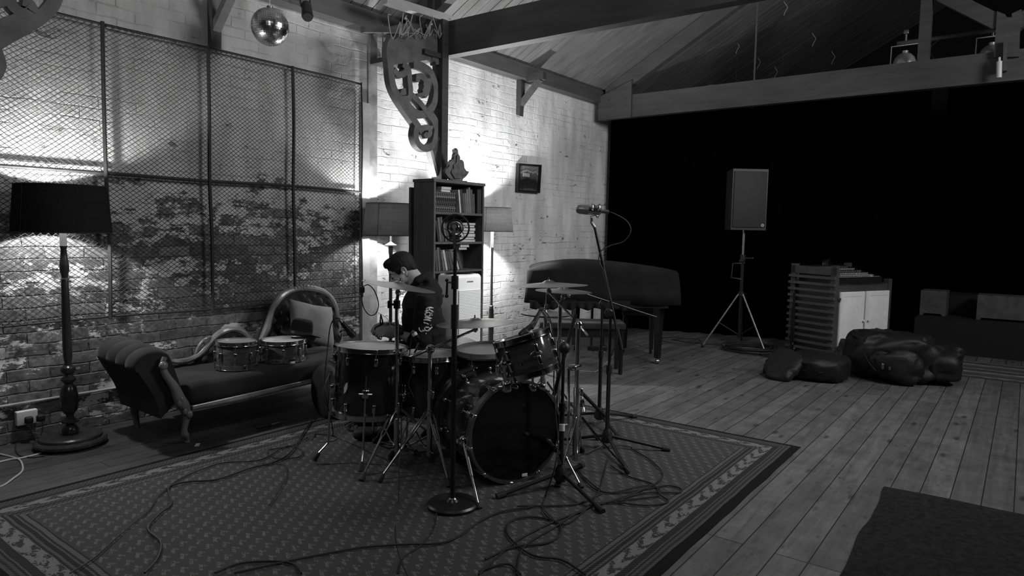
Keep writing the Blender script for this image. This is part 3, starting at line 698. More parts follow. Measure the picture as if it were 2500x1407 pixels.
def rug(name, x0, x1, y0, y1, mat, th=.009, seed=0, corners=None, wav=.006):
    b = B(); nx = int(abs(x1-x0)/.05)+2; ny = int(abs(y1-y0)/.05)+2; r = random.Random(seed); V = []; Fc = []
    for j in range(ny+1):
        for i in range(nx+1):
            u, v = i/nx, j/ny
            if corners: p = Vector(corners[0])*(1-u)*(1-v)+Vector(corners[1])*u*(1-v)+Vector(corners[2])*u*v+Vector(corners[3])*(1-u)*v
            else: p = Vector((x0+(x1-x0)*u, y0+(y1-y0)*v, 0))
            ed = 1 if (i in (0, nx) or j in (0, ny)) else 0
            p.x += wav*noise.noise((p.x*3, p.y*3, seed))*(1 if i in (0, nx) else .0); p.y += wav*noise.noise((p.x*4, p.y*3, seed+5))*(1 if j in (0, ny) else 0)
            V.append((p.x, p.y, th*(.45 if ed else 1)+.002*max(0, noise.noise((p.x*1.5, p.y*1.5, seed+9)))))
    n1 = (nx+1)*(ny+1); V += [(v[0], v[1], .001) for v in V]
    for j in range(ny):
        for i in range(nx):
            a = j*(nx+1)+i; q = (a, a+1, a+nx+2, a+nx+1); Fc += [q, tuple(n1+k for k in q[::-1])]
    for i in range(nx): Fc += [(i, n1+i, n1+i+1, i+1), (ny*(nx+1)+i, ny*(nx+1)+i+1, n1+ny*(nx+1)+i+1, n1+ny*(nx+1)+i)]
    for j in range(ny): a = j*(nx+1); Fc += [(a, a+nx+1, n1+a+nx+1, n1+a), (a+nx, n1+a+nx, n1+a+2*nx+1, a+2*nx+1)]
    b.add(V, Fc); return b.build(name, mat, ang=40, origin=(0, 0, 0))
tag(rug('patterned_rug', RX0, RX1, RY0_, RY1_, rug_mat()), 'large patterned rug with banded scroll border under the drum kit', 'rug')
N = NT('plain_rug'); o = N.obj(); m_rug2 = N.set(N.ramp(N.noise(o, 40, 4), (.3, .012), (.7, .03)), .95, 0, Specular_IOR_Level=.1); N.bump(N.noise(o, 300, 2), .004)
q = [F(2160, 1190), F(2500, 1262), F(2200, 1750), F(1900, 1750)]
c0, c1 = F(2162, 1190), F(1955, 1570); tag(rug('plain_rug', 2.0, c0.x, -1.4, c0.y, m_rug2, seed=3, corners=[(c1.x-.2, c1.y-.02, 0), (c0.x, c0.y, 0), (c0.x+.08, -1.4, 0), (c1.x-.1, -1.4, 0)], wav=.02), 'plain dark rug cut off by the bottom right corner', 'rug')
N = NT('far_rug'); o = N.obj(); x, y, z = N.sep(o)
m_rug3 = N.set(N.ramp(N.ma('FRACT', N.ma('ADD', N.ma('MULTIPLY', x, 2.3), N.ma('MULTIPLY', N.noise(o, 9, 3), .25))), (0, .05), (.3, .12), (.36, .3), (.42, .07), (.7, .05), (.76, .25), (.82, .07)), .95, 0, Specular_IOR_Level=.1)
tag(rug('runner_rug', 7.6, 8.62, -2.6, .62, m_rug3, seed=6), 'patterned runner rug in front of the low stage, beyond the black bag', 'rug')
# ---------------------------------------------------------------- drums
m_shell = plain('lacquered_shell', .012, .12, var=.6, nsc=3, Coat_Weight=.6, Coat_Roughness=.05)
N = NT('burst_shell'); o = N.obj(); x, y, z = N.sep(o)
gr = N.noise(N.map(o, (3, 3, 26)), 2, 6, .6, .3)
m_burst = N.set(N.mix(N.ramp(N.ma('ABSOLUTE', N.ma('MULTIPLY', z, 9)), (.3, 0), (1, 1)), N.ramp(gr, (.3, .025), (.7, .085)), .008), .14, 0, Coat_Weight=.7, Coat_Roughness=.05)
def head_mat(name, v, r=.45):
    N = NT(name); o = N.obj(); return N.set(N.ramp(N.noise(o, 7, 5), (.35, v*.82), (.65, v)), r)
m_head = head_mat('coated_head', .62); m_headblack = head_mat('black_head', .006, .12); m_headclear = head_mat('grey_head', .3, .25)
def drum(name, label, M, r, h, mat, hm, n=8, hoop=m_chrome, group=None, low=True, botm=None, hoopr=.013):
    # local: axis z, centre of the shell at the origin
    t = thing(name, label, 'drum', M=M, group=group)
    B().ring([(r, -h/2), (r+.0015, -h/2+.004), (r+.0015, h/2-.004), (r, h/2), (r-.006, h/2), (r-.006, -h/2)], n=56).build('shell', mat, t)
    B().lathe([(r+.003, h/2-.012), (r+.004, h/2+.003), (r-.001, h/2+.007), (r*.9, h/2+.0055), (0, h/2+.0055)], n=56).build('batter_head', hm, t)
    B().lathe([(r+.003, -h/2+.012), (r+.004, -h/2-.003), (r-.001, -h/2-.007), (0, -h/2-.0055)], n=56).build('resonant_head', botm or m_headclear, t)
    for s in (1, -1):
        z = s*(h/2)
        B().ring([(r+.0045, z-s*.012), (r+hoopr, z-s*.012), (r+hoopr, z-s*.008), (r+.008, z-s*.007), (r+.008, z+s*.012), (r+.0105, z+s*.0135), (r+.0105, z+s*.016), (r+.0045, z+s*.016)], n=56).build('hoop', hoop, t)
    for k in range(n):
        a = 2*pi*k/n+.2; c, s_ = cos(a), sin(a); R_ = Matrix.Rotation(a, 4, 'Z')
        for s in ((1, -1) if h > .16 else (0,)):
            zz = s*(h/2-.055)
            lo = B().rbox((r+.009, 0, zz), (.018, .02, .045 if s else .05), .007, R_).build('lug', m_chrome, t)
            for q in ((s,) if s else (1, -1)): B().cyl(R_ @ Vector((r+.0125, 0, q*(h/2-.06) if s else 0)), R_ @ Vector((r+.0125, 0, q*(h/2+.004))), .003, n=6).tube([R_ @ Vector((r+.0125, 0, q*(h/2+.002))), R_ @ Vector((r+.0125, 0, q*(h/2+.016)))], .0055, 8).build('tension_rod', m_chrome, lo)
    return t
def ftom(px, py_top, d, r, h, zt, label, hm, tilt=(0, 0), legs=True, angs=(2.6, 4.7, .5), leg_px=None):
    c = D(px, py_top, d); c.z = zt-h/2
    M = Matrix.Translation(c) @ Matrix.Rotation(tilt[0], 4, 'X') @ Matrix.Rotation(tilt[1], 4, 'Y')
    t = drum('floor_tom', label, M, r, h, m_shell, hm, 8, group='floor toms of the drum kit')
    for a in angs:
        R_ = Matrix.Rotation(a, 4, 'Z'); f = lambda x, y, z: R_ @ Vector((x, y, z-c.z))
        g = B().tube(sp([f(r+.03, 0, zt-.12), f(r+.03, 0, .13), f(r+.033, 0, .10), f(r+.085, 0, .045)], 4), .0058, 8).build('leg', m_chrome, t)
        B().tube([f(r+.078, 0, .053), f(r+.098, 0, .025), f(r+.104, 0, .012)], [.011, .016, .017], 10).build('rubber_foot', m_rubber, g)
        B().rbox((r+.018, 0, zt-.22-c.z), (.035, .04, .05), .01, R_).cyl(R_ @ Vector((r+.03, -.035, zt-.22-c.z)), R_ @ Vector((r+.03, .035, zt-.22-c.z)), .006).build('leg_bracket', m_chrome, t)
    return t, c
FT1, cft1 = ftom(903, 848, 3.83, .192, .36, .625, 'deep black floor tom with pale head at the left of the kit', m_head, (0, .06), angs=(2.75, 3.9, 5.4, .7))
FT2, cft2 = ftom(1050, 868, 3.92, .158, .34, .572, 'second black floor tom, between the two chrome stands, by the drummer', m_head, (0, 0), angs=(2.9, 4.6, .8))
c = F(833, 985, .33)
# pale feather-shaped badges on the shells
for t_, c_, R__, an, zz in ((FT1, cft1, .1965, radians(188), -.02), (FT2, cft2, .1665, radians(252), .0)):
    R_ = Matrix.Rotation(an, 4, 'Z'); b = B()
    b.prism([(-.01, -.034), (.004, -.022), (.012, .0), (.012, .03), (.0, .022), (-.01, .0)], R_ @ Vector((R__-.0035, 0, zz)), R_ @ Vector((0, 1, 0)), (0, 0, 1), R_ @ Vector((.004, 0, 0))).build('badge', m_white, t_)
# kick drum
kf = Vector((2.735, 2.03, 0)); ax = Vector((cos(radians(246)), sin(radians(246)), 0)); KR, KH = .252, .42
kc = kf-ax*(KH/2); kc.z = KR+.022
KD = drum('bass_drum', 'large black bass drum facing the camera in the middle of the rug', axmat(kc, ax), KR, KH, m_burst, m_headblack, 10, hoop=m_shell, hoopr=.012)
M = axmat(kc, ax); 
for s in (1, -1): B().ring([(KR+.002, s*KH/2-.02), (KR+.016, s*KH/2-.02), (KR+.016, s*KH/2+.02), (KR+.002, s*KH/2+.02)], n=64).build('rim_inlay', m_steel, KD)
Mi = M.inverted(); loc = lambda p: Mi @ Vector(p)
sd = Vector((0, 0, 1)).cross(ax).normalized()
for s, foot in ((1, F(1170, 1243, .012)), (-1, F(1420, 1192, .012))):
    side = sd if (foot-kc).dot(sd) > 0 else -sd
    p0 = kc+ax*(KH/2-.07)+side*(KR+.006)+Vector((0, 0, -.03))
    lg = B().cyl(loc(p0), loc(p0.lerp(foot, .55)), .0095).cyl(loc(p0.lerp(foot, .5)), loc(foot), .0065).build('spur', m_chrome, KD)
    B().tube([loc(foot+(p0-foot)*.07), loc(foot)], [.012, .014], 10).build('rubber_foot', m_rubber, lg)
    B().ell(loc(p0), (.024, .024, .024)).cyl(loc(p0-side*.01), loc(p0+side*.035), .012).build('spur_bracket', m_chrome, KD)
# claws round the front hoop
for k in range(10):
    a = 2*pi*k/10+.2; R_ = Matrix.Rotation(a, 4, 'Z')
    B().rbox((KR+.012, 0, KH/2+.004), (.018, .024, .05), .006, R_).cyl(R_ @ Vector((KR+.02, 0, KH/2-.1)), R_ @ Vector((KR+.02, 0, KH/2-.02)), .0035, n=6).cyl(R_ @ Vector((KR+.02, -.014, KH/2-.1)), R_ @ Vector((KR+.02, .014, KH/2-.1)), .004, n=6).build('claw', m_chrome, KD)
# port and label on the front head
hp = lambda px, py: loc(CAM+ray(px, py)*(((kf+ax*.008)-CAM).dot(ax)/ray(px, py).dot(ax)))
p = hp(1281, 1160); B().rbox((p.x, p.y, KH/2+.0075), (.032, .016, .003), .001).build('head_sticker', m_white, KD)
# snare on the kit and rack tom
c = D(1190, 862, 3.95); 
SN = drum('snare_drum', 'shallow black snare drum with pale rim between second floor tom and rack tom', Matrix.Translation((c.x, c.y, c.z-.055)) @ Matrix.Rotation(-.06, 4, 'Y'), .17, .13, m_shell, m_head, 8, hoop=m_chrome)
B().ring([(.174, .062), (.184, .062), (.184, .088), (.174, .088)], n=48).build('wooden_rim', m_pale, SN)
b = B(); Ms = SN.matrix_basis.inverted(); g = lambda *p: Ms @ Vector(p)
sb = Vector((c.x, c.y, 0))
b.cyl(g(c.x, c.y, .12), g(c.x, c.y, c.z-.2), .011)
for k in range(3):
    a = 2*pi*k/3+.9; e = Vector((cos(a), sin(a), 0))
    b.tube([g(*(sb+Vector((0, 0, .3)))), g(*(sb+e*.13+Vector((0, 0, .15)))), g(*(sb+e*.23+Vector((0, 0, .012))))], .007, 8)
    b.tube([g(c.x, c.y, c.z-.2), g(*(Vector((c.x, c.y, c.z-.14))+e*.172)), g(*(Vector((c.x, c.y, c.z-.105))+e*.184))], .006, 8)
b.build('snare_stand', m_chrome, SN)
c = D(1286, 867, 3.2)
rt_ax = (AR*-.29 + AF*.10 + Vector((0, 0, .95))).normalized()
RT = drum('rack_tom', 'tilted glossy rack tom with oval badge mounted above the bass drum', axmat(c, rt_ax, .3), .126, .165, m_burst, m_headclear, 6)
Mr = RT.matrix_basis.inverted()
# badge facing the camera
v = Mr.to_3x3() @ (-(AF)+AR*-.05+Vector((0, 0, -.1))); an = math.atan2(v.y, v.x)+.42
b = B(); R_ = Matrix.Rotation(an, 4, 'Z'); b.ell(R_ @ Vector((.1275, 0, .0)), (.002, .03, .018), R_, 20, 8); bo = b.build('badge', m_steel, RT)
B().tor(R_ @ Vector((.1295, 0, 0)), R_ @ Vector((1, 0, 0)), .016, .0015, 24, 6).build('badge_ring', m_chrome, bo)
B().bx(.1297, .1305, -.012, .012, -.003, .003, R_).bx(.1297, .1305, -.002, .002, -.01, .01, R_).build('badge_emblem', m_black, bo)
# tom holder: clamp on tom, post into the bass drum shell
pk = kc+Vector((0, 0, KR)); b = B(); ph = D(1232, 890, 3.12)
b.ell(Mr @ ph, (.024, .024, .024)).tor(Mr @ (ph+Vector((0, 0, .02))), (1, 0, 0), .02, .005, 20, 6).cyl(Mr @ (ph+Vector((0, 0, .04))), Mr @ (ph+Vector((0, 0, .085))), .006).tube([Mr @ ph, Mr @ (ph+AR*.03+AF*.05), Mr @ (c-rt_ax*.03+AF*-.125+AR*-.03)], .008, 8)
b.build('tom_bracket', m_chrome, RT)
pt = D(1236, 945, 3.14); b = B().cyl(loc(ph), loc(pt), .011).rbox(loc(pt), (.04, .05, .045), .012).tube([loc(pt), loc(kc+ax*.1+Vector((0, 0, KR+.006)))], .012, 10).cyl(loc(pt+AR*-.035), loc(pt+AR*.04), .007).ell(loc(pt+AR*.045), .012)
b.build('tom_post', m_chrome, KD)
b = B()
for px, py in ((1300, 948), (1322, 944)):
    q_ = D(px, py, 3.25); b.rbox(loc(q_), (.03, .03, .04), .01).cyl(loc(q_), loc(q_+Vector((0, 0, .05))), .006)
b.build('mount_clamp', m_chrome, KD)
# spare drums on the sofa and behind
def onsofa(px, pyb, d, r, h, lab, hm, tx=0):
    c = D(px, pyb, d); c.z += h/2
    return drum('snare_drum', lab, Matrix.Translation(c) @ Matrix.Rotation(tx, 4, 'X'), r, h, m_burst, hm, 8, group=None)
# ---------------------------------------------------------------- cymbals and stands
N = NT('cymbal_bronze'); o = N.obj(); x, y, z = N.sep(o)
rr_ = N.ma('SQRT', N.ma('ADD', N.ma('MULTIPLY', x, x), N.ma('MULTIPLY', y, y)))
gv = N.noise(N.comb(rr_, 0, 0), 260, 3); N.bump(gv, .0006)
m_cym = N.set(N.ramp(gv, (.3, .3), (.7, .42)), .3, 1)
def cymbal(c, nrm, r, label, name='cymbal', group='cymbals of the drum kit'):
    b = B(); pr = [(.006, .021*r/.2+.006), (.02, .021*r/.2+.005), (.032, .013*r/.2+.006), (.04, .011*r/.2+.004), (r*.6, .005*r/.2+.002), (r*.9, .001), (r, -.0015), (r, -.0025), (r*.9, -.0005), (r*.6, .005*r/.2), (.04, .011*r/.2+.002), (.032, .013*r/.2+.004), (.02, .021*r/.2+.003), (.006, .021*r/.2+.004)]
    b.ring(pr, n=64); o = b.build(name, m_cym, ang=30, origin=(0, 0, 0)); o.matrix_basis = axmat(c, nrm)
    return tag(o, label, 'cymbal', group)
def tripod(t, base, h, spread, angs, zj=.3, m=m_chrome):
    # double-braced legs
    for a in angs:
        e = Vector((cos(a), sin(a), 0)); s = Vector((-sin(a), cos(a), 0))*.011; f = base+e*spread+Vector((0, 0, .03)); j = base+Vector((0, 0, zj))+e*.03; kn = base+e*spread*.42+Vector((0, 0, zj*.66))
        g = B()
        for sg in (1, -1): g.tube([j+s*sg, kn+s*sg*.9, kn.lerp(f, .08)+s*sg*.3, f], .0048, 6)
        g.tube([base+Vector((0, 0, .09))+e*.015, base+Vector((0, 0, .10))+e*spread*.25, kn.lerp(f, .25)], .0052, 6)
        lg = g.build('leg', m, t, world=True)
        B().tube([f+(kn-f).normalized()*.025, f+Vector((0, 0, -.003)), base+e*(spread+.012)+Vector((0, 0, .0145))], [.011, .016, .015], 10).build('rubber_foot', m_rubber, lg, world=True)
    B().cyl(base+Vector((0, 0, zj-.012)), base+Vector((0, 0, zj+.016)), .022).cyl(base+Vector((0, 0, .08)), base+Vector((0, 0, .1)), .02).build('leg_collar', m, t, world=True)
def clamp(t, p, e, m=m_chrome, name='wing_clamp'):
    e = Vector(e).normalized()
    B().cyl(p+Vector((0, 0, -.022)), p+Vector((0, 0, .022)), .0185).cyl(p, p+e*.04, .006).rbox((0, 0, 0), (.012, .042, .018), .005, axmat(p+e*.042, e)).build(name, m, t, world=True)
def cstand(base, pz, target, nrm, label, r1=.0125, spread=.27, angs=(.6, 2.7, 4.8), boom=True, sect=(.55, .8)):
    base = Vector((base.x, base.y, 0)); t = thing('cymbal_stand', label, 'cymbal stand', base, group='chrome cymbal stands')
    tripod(t, base, pz, spread, angs)
    z1 = pz*sect[0]
    B().cyl(base+Vector((0, 0, .06)), base+Vector((0, 0, z1)), r1+.003, n=18).build('lower_tube', m_chrome, t, world=True)
    B().cyl(base+Vector((0, 0, z1)), base+Vector((0, 0, pz)), r1-.001, n=18).build('upper_tube', m_chrome, t, world=True)
    clamp(t, base+Vector((0, 0, z1)), AR*.6-AF)
    top = base+Vector((0, 0, pz)); target = Vector(target); nrm = Vector(nrm).normalized(); hub = target-nrm*.035
    if boom:
        dirn = (hub-top).normalized()
        B().cyl(top-dirn*.1, hub, .0075, n=12).build('boom_arm', m_chrome, t, world=True)
        B().ell(top, (.026, .026, .026)).cyl(top-AF*.045, top+AF*.02, .008).rbox((0, 0, 0), (.012, .045, .02), .005, axmat(top-AF*.047, AF)).build('boom_tilter', m_chrome, t, world=True)
    if not boom: B().cyl(top-UP*.02, hub, .0095).build('tilter_neck', m_chrome, t, world=True)
    B().ell(hub, (.015, .015, .018)).cyl(hub, target+nrm*.045, .0038).cyl(target+nrm*.001-nrm*.014, target-nrm*.003, .014).cyl(target+nrm*.02, target+nrm*.034, .009, .006).build('cymbal_tilter', m_chrome, t, world=True)
    B().cyl(target-nrm*.004, target+nrm*.001, .013).cyl(target+nrm*.009, target+nrm*.02, .014, .012).build('felt_washer', m_rubber, t, world=True)
    return t

# left crash on a straight stand
B1 = F(968, 1128); n1 = (UP+AR*.16+AF*.03).normalized(); d1 = depth((B1.x, B1.y, .9)); t1 = D(974, 699, d1)
cymbal(t1, n1, .2, 'crash cymbal in front of the drummer\'s chin, on the left stand')
cstand(B1, t1.z-.07, t1, n1, 'straight chrome cymbal stand in front of the drummer, left of the kit', boom=False, sect=(.66, .8), angs=(3.43, 5.4, 1.2), spread=.34)
clamp(t1 and bpy.data.objects['cymbal_stand'], Vector((B1.x, B1.y, t1.z-.1)), -AR-AF*.2, m_blackmetal, 'black_clamp')
# second stand: boom arm to the ride
B2 = F(1048, 1140); d2 = depth((B2.x, B2.y, .7)); tp2 = D(1047, 853, d2); t2 = D(1160, 789, d2+.1); n2 = (UP-AR*.06+AF*.01).normalized()
cymbal(t2, n2, .215, 'ride cymbal on a boom arm in front of the air purifier')
s2 = cstand(B2, tp2.z, t2, n2, 'chrome boom cymbal stand between the two floor toms', sect=(.62, .8), angs=(3.1, 4.2, 1.2), spread=.34)
B().cyl(tp2, D(1000, 872, d2-.03), .0075).build('boom_tail', m_chrome, s2, world=True)
# right-hand group of stands
B3 = F(1403, 1150); d3 = depth((B3.x, B3.y, .6)); tp3 = D(1401, 792, d3); t3 = D(1340, 697, d3+.25); n3 = (UP-AR*.03+AF*.03).normalized()
cymbal(t3, n3, .225, 'upper crash cymbal in front of the covered piano, with felt and wing nut')
s3 = cstand(B3, tp3.z, t3, n3, 'chrome boom cymbal stand right of the bass drum', r1=.014, sect=(.55, .8), angs=(.4, 3.4, 5.15), spread=.28)
B().rbox(D(1404, 897, d3), (.07, .05, .03), .01).cyl(D(1388, 900, d3), D(1388, 1035, d3), .008).build('side_clamp', m_chrome, s3, world=True)
B4 = F(1360, 1075); d4 = depth((B4.x, B4.y, .6)); tp4 = D(1368, 792, d4); t4 = D(1376, 711, d4); n4 = (UP+AR*.03+AF*.0).normalized()
cymbal(t4, n4, .175, 'lower crash cymbal just under the upper one, right of centre')
cstand(B4, t4.z-.06, t4, n4, 'chrome straight cymbal stand behind the bass drum', boom=False, sect=(.7, .8), angs=(1.2, 3.2, 5.3), spread=.25)
# hi-hat
B5 = F(1322, 1040); d5 = depth((B5.x, B5.y, .6)); t5 = D(1332, 765, d5); n5 = (UP+AR*.02).normalized()
cymbal(t5, n5, .165, 'top cymbal of the hi-hat pair behind the rack tom', group='hi-hat cymbals')
cymbal(t5-n5*.012, -n5, .165, 'bottom cymbal of the hi-hat pair behind the rack tom', group='hi-hat cymbals')
hh = thing('hihat_stand', 'chrome hi-hat stand behind the rack tom', 'cymbal stand', Vector((B5.x, B5.y, 0)))
b5 = Vector((B5.x, B5.y, 0)); tripod(hh, b5, .7, .25, (.9, 3.0, 5.2))
B().cyl(b5+UP*.08, Vector((t5.x, t5.y, t5.z-.05)), .0125).build('tube', m_chrome, hh, world=True)
B().cyl(Vector((t5.x, t5.y, t5.z-.1)), t5+n5*.14, .0032).cyl(t5+n5*.03, t5+n5*.055, .01).cyl(t5-n5*.05, t5-n5*.03, .016).build('pull_rod', m_chrome, hh, world=True)
b = B().rbox((0, 0, 0), (.09, .3, .012), .005, Matrix.Translation((b5.x-.1, b5.y+.0, .06)) @ Matrix.Rotation(.3, 4, 'X')); b.build('foot_pedal', m_steel, hh, world=True)
# low cymbal behind the second floor tom, edge dropped over a small stand
t6 = D(1112, 852, 4.25); n6 = (UP+AR*.05-AF*.35).normalized()
cymbal(t6, n6, .17, 'low dull cymbal behind the second floor tom')
cstand(Vector((t6.x, t6.y, 0)), t6.z-.06, t6, n6, 'low chrome cymbal stand hidden behind the second floor tom', boom=False, angs=(.5, 2.6, 4.7), spread=.2)
# ---------------------------------------------------------------- soft shapes
def sgn(v, e): return (1 if v >= 0 else -1)*abs(v)**e
def soft(b, c, r, M=None, e=.5, amp=.01, fr=6, seed=0, n=36, m=20, e2=None):
    M = M or Matrix.Identity(4); vs = []; fs = []; e2 = e2 or e
    for i in range(m+1):
        t = -pi/2+pi*i/m
        for k in range(n):
            a = 2*pi*k/n; d = Vector((sgn(cos(t), e)*sgn(cos(a), e2), sgn(cos(t), e)*sgn(sin(a), e2), sgn(sin(t), e)))
            p = Vector((d.x*r[0], d.y*r[1], d.z*r[2])); q = 1+amp/min(r)*(noise.noise(Vector((p.x*fr+seed, p.y*fr, p.z*fr+seed*2)))+.55*(.5-2*abs(noise.noise(Vector((p.x*fr*2.2+seed, p.y*fr*2.2, p.z*fr*2.2))))))
            vs.append(Vector(c)+(M.to_3x3() @ (p*q)))
    for i in range(m):
        for k in range(n): fs.append((i*n+k, i*n+(k+1) % n, (i+1)*n+(k+1) % n, (i+1)*n+k))
    return b.add(vs, fs)
def remesh(o, vox, smooth=4, sub=False):
    md = o.modifiers.new('r', 'REMESH'); md.mode = 'VOXEL'; md.voxel_size = vox
    if smooth: s = o.modifiers.new('s', 'SMOOTH'); s.factor = .5; s.iterations = smooth
    dg = bpy.context.evaluated_depsgraph_get(); dg.update(); me = bpy.data.meshes.new_from_object(o.evaluated_get(dg)); mt = o.data.materials[0] if o.data.materials else None
    o.modifiers.clear(); o.data = me
    if not me.materials and mt: me.materials.append(mt)
    for p in me.polygons: p.use_smooth = True
    return o
def ctube(b, pts, r, n=16):     # capsule chain with rounded ends
    b.tube(pts, r, n); R = r if isinstance(r, (list, tuple)) else [r]*len(pts)
    b.ell(pts[0], R[0]*.99); b.ell(pts[-1], R[-1]*.99); return b
def velvet(name, v, sh=.5):
    N = NT(name); o = N.obj(); c = N.ramp(N.noise(o, 5, 4), (.3, v*.7), (.7, v*1.3)); N.bump(N.noise(o, 160, 2), .0012)
    N.b.inputs['Sheen Weight'].default_value = sh; N.b.inputs['Sheen Roughness'].default_value = .45; N.b.inputs['Sheen Tint'].default_value = (.5, .5, .5, 1)
    return N.set(c, .9, 0, Specular_IOR_Level=.1)
m_vel = velvet('sofa_velvet', .026, .15); m_frame = wood('show_wood', .16, .22, .4, (8, 8, 8)); m_cush = velvet('cushion_velvet', .16, .15); m_felt = velvet('hat_felt', .009, .05)
m_case = plain('nylon_bag', .004, .6, var=.4, nsc=20, bump=.003, bsc=20)
# ---------------------------------------------------------------- chaise sofa
S0 = thing('chaise_sofa', 'carved wooden chaise sofa with dark tufted velvet against the brick wall', 'sofa', (2.6, 4.25, 0))
FY, BKY = 3.93, 4.47
wave_px = [(388, 862), (400, 873), (418, 882), (450, 880), (480, 865), (505, 836), (530, 813), (560, 803), (590, 813), (607, 838), (630, 838), (648, 795), (660, 752), (688, 717), (735, 703), (782, 712), (806, 735), (818, 780), (823, 832)]
wv_ = [PY(x, y, BKY) for x, y in wave_px]; wv_ = [Vector((p.x, BKY, p.z)) for p in wv_]
for i in range(1, len(wv_)): wv_[i].x = max(wv_[i].x, wv_[i-1].x+.004)
def topz(x):
    if x <= wv_[0].x: return wv_[0].z
    for a, b_ in zip(wv_, wv_[1:]):
        if x <= b_.x: return a.z+(b_.z-a.z)*(x-a.x)/(b_.x-a.x)
    return wv_[-1].z
xa, xb = wv_[0].x-.03, wv_[-1].x; b = B(); nx, nz_ = 120, 30; vs = []; zs0 = .30
for j in range(nz_+1):
    for i in range(nx+1):
        x = xa+(xb-xa)*i/nx; t = j/nz_; z = zs0+(topz(x)-.01-zs0)*t
        p = (x-xa)/.105; q = (z)/.11
        bul = .048*abs(sin(pi*(p+q)/1))**.45*abs(sin(pi*(p-q)/1))**.45 if t > .1 else 0
        vs.append((x, BKY-.02-bul*min(1, (1-t)*8+.25), z))
n1 = len(vs); vs += [(v[0], BKY+.05, v[2]) for v in vs]
fs = []
for j in range(nz_):
    for i in range(nx):
        a = j*(nx+1)+i; q = (a, a+1, a+nx+2, a+nx+1); fs += [q, tuple(n1+k for k in q[::-1])]
for i in range(nx): a = nz_*(nx+1)+i; fs += [(a, a+1, n1+a+1, n1+a), (i, n1+i, n1+i+1, i+1)]
for j in range(nz_): a = j*(nx+1); fs += [(a, a+nx+1, n1+a+nx+1, n1+a), (a+nx, n1+a+nx, n1+a+2*nx+1, a+2*nx+1)]
b.add(vs, fs); b.build('tufted_back', m_vel, S0, world=True, ang=80)
b = B(); low = sp(wv_[:10], 5); hi = sp(wv_[10:], 5); sh_ = Vector((0, -.03, .0))
def showrail(path, w0=.019):
    b = B(); P = [p+sh_ for p in path]
    b.tube(P, [w0*(1+.25*sin(i*.35)**2) for i in range(len(P))], 10); b.tube([p+Vector((0, -.017, 0)) for p in P], .0065, 8); return b
bl = showrail(low); 
for p in (low[0], low[-1]):
    q = p+sh_; bl.tube([q+Vector((cos(a)*.022*(1-a/9), -.008, sin(a)*.022*(1-a/9)))+Vector((0, 0, .016)) for a in [k*.45-1.5 for k in range(14)]], .009, 8)
bl.ell(low[24]+Vector((-.02, -.035, .026)), (.02, .014, .018)).tube(sp([low[20]+Vector((-.02, -.03, .01)), low[22]+Vector((-.035, -.035, .03)), low[24]+Vector((-.02, -.04, .045)), low[26]+Vector((0, -.03, .025))], 4), .009, 8)
bl.build('low_back_rail', m_frame, S0, world=True)
bh = showrail(hi, .022); mid = min(range(len(hi)), key=lambda i: -hi[i].z); c_ = hi[mid]+sh_
for k in range(-3, 4): bh.ell(c_+Vector((k*.028, -.012, .016-.004*abs(k))), (.017, .015, .015-.002*abs(k)))
bh.tor(c_+Vector((0, -.024, .014)), (0, 1, 0), .016, .005, 20, 6); bh.build('high_back_rail', m_frame, S0, world=True)
b = B().rbox(((2.02+3.42)/2, (FY+BKY)/2+.0, .285), (1.40, BKY-FY+.02, .15), .05); b.build('seat', m_vel, S0, world=True, ang=60)
a, c_ = PY(468, 997, FY-.02), PY(772, 928, FY-.02); c2 = a+(c_-a)*1.6
b = B().tube(sp([a, a.lerp(c_, .35)+Vector((0, -.012, -.004)), a.lerp(c_, .75)+Vector((0, -.004, -.004)), c2], 6), .016, 10).tube([a+Vector((0, -.01, .012)), c2+Vector((0, -.01, .012))], .006, 6); b.build('front_rail', m_frame, S0, world=True)
# scrolled arm: lobed roll over a tapering panel
b = B(); prof = [(2.02, .33), (1.99, .44), (1.965, .52), (1.93, .572), (1.87, .592), (1.80, .58), (1.755, .54), (1.745, .49), (1.77, .44), (1.81, .37), (1.85, .28), (1.875, .17)]
pp = sp([(x, 0, z) for x, z in prof], 4); n_t = 48; vs = []
for j in range(n_t+1):
    t = j/n_t; y = FY+.03+(BKY+.02-FY-.03)*t
    for i, p in enumerate(pp):
        s_ = i/len(pp); am = .03*max(0, sin(pi*min(1, s_*1.35)))*(abs(sin(pi*t*4))**.6-.5)
        cx, cz = 1.87, .48; d = Vector((p.x-cx, 0, p.z-cz)); d = d.normalized() if d.length else d
        sw = .05*(1-t)*(1 if i < 30 else .3)
        vs.append((p.x+d.x*am-sw*.3, y, p.z+d.z*am-.035*(1-t)*max(0, 1-s_*1.2)))
m_ = len(pp); fs = [(j*m_+i, j*m_+i+1, (j+1)*m_+i+1, (j+1)*m_+i) for j in range(n_t) for i in range(m_-1)]
fs += [tuple(range(m_)), tuple(n_t*m_+i for i in range(m_-1, -1, -1))]; fs += [(j*m_, (j+1)*m_, (j+1)*m_+m_-1, j*m_+m_-1) for j in range(n_t)]
b.add(vs, fs); b.build('scrolled_arm', m_vel, S0, world=True, ang=50)
g = [PY(x, y, FY) for x, y in ((402, 872), (397, 893), (404, 915), (425, 945), (438, 975), (450, 995), (456, 1015), (452, 1040), (450, 1058), (456, 1068), (458, 1078))]
b = B().tube(sp(g, 4), [v*.82 for v in (.016, .017, .018, .02, .022, .023, .024, .025, .026, .027, .028, .03, .032, .035, .038, .04, .042, .043, .044, .043, .04, .037, .034, .031, .028, .026, .024, .022, .021, .02, .021, .023, .026, .028, .027, .024, .02, .017, .015, .014, .014)][:len(sp(g, 4))], 12)
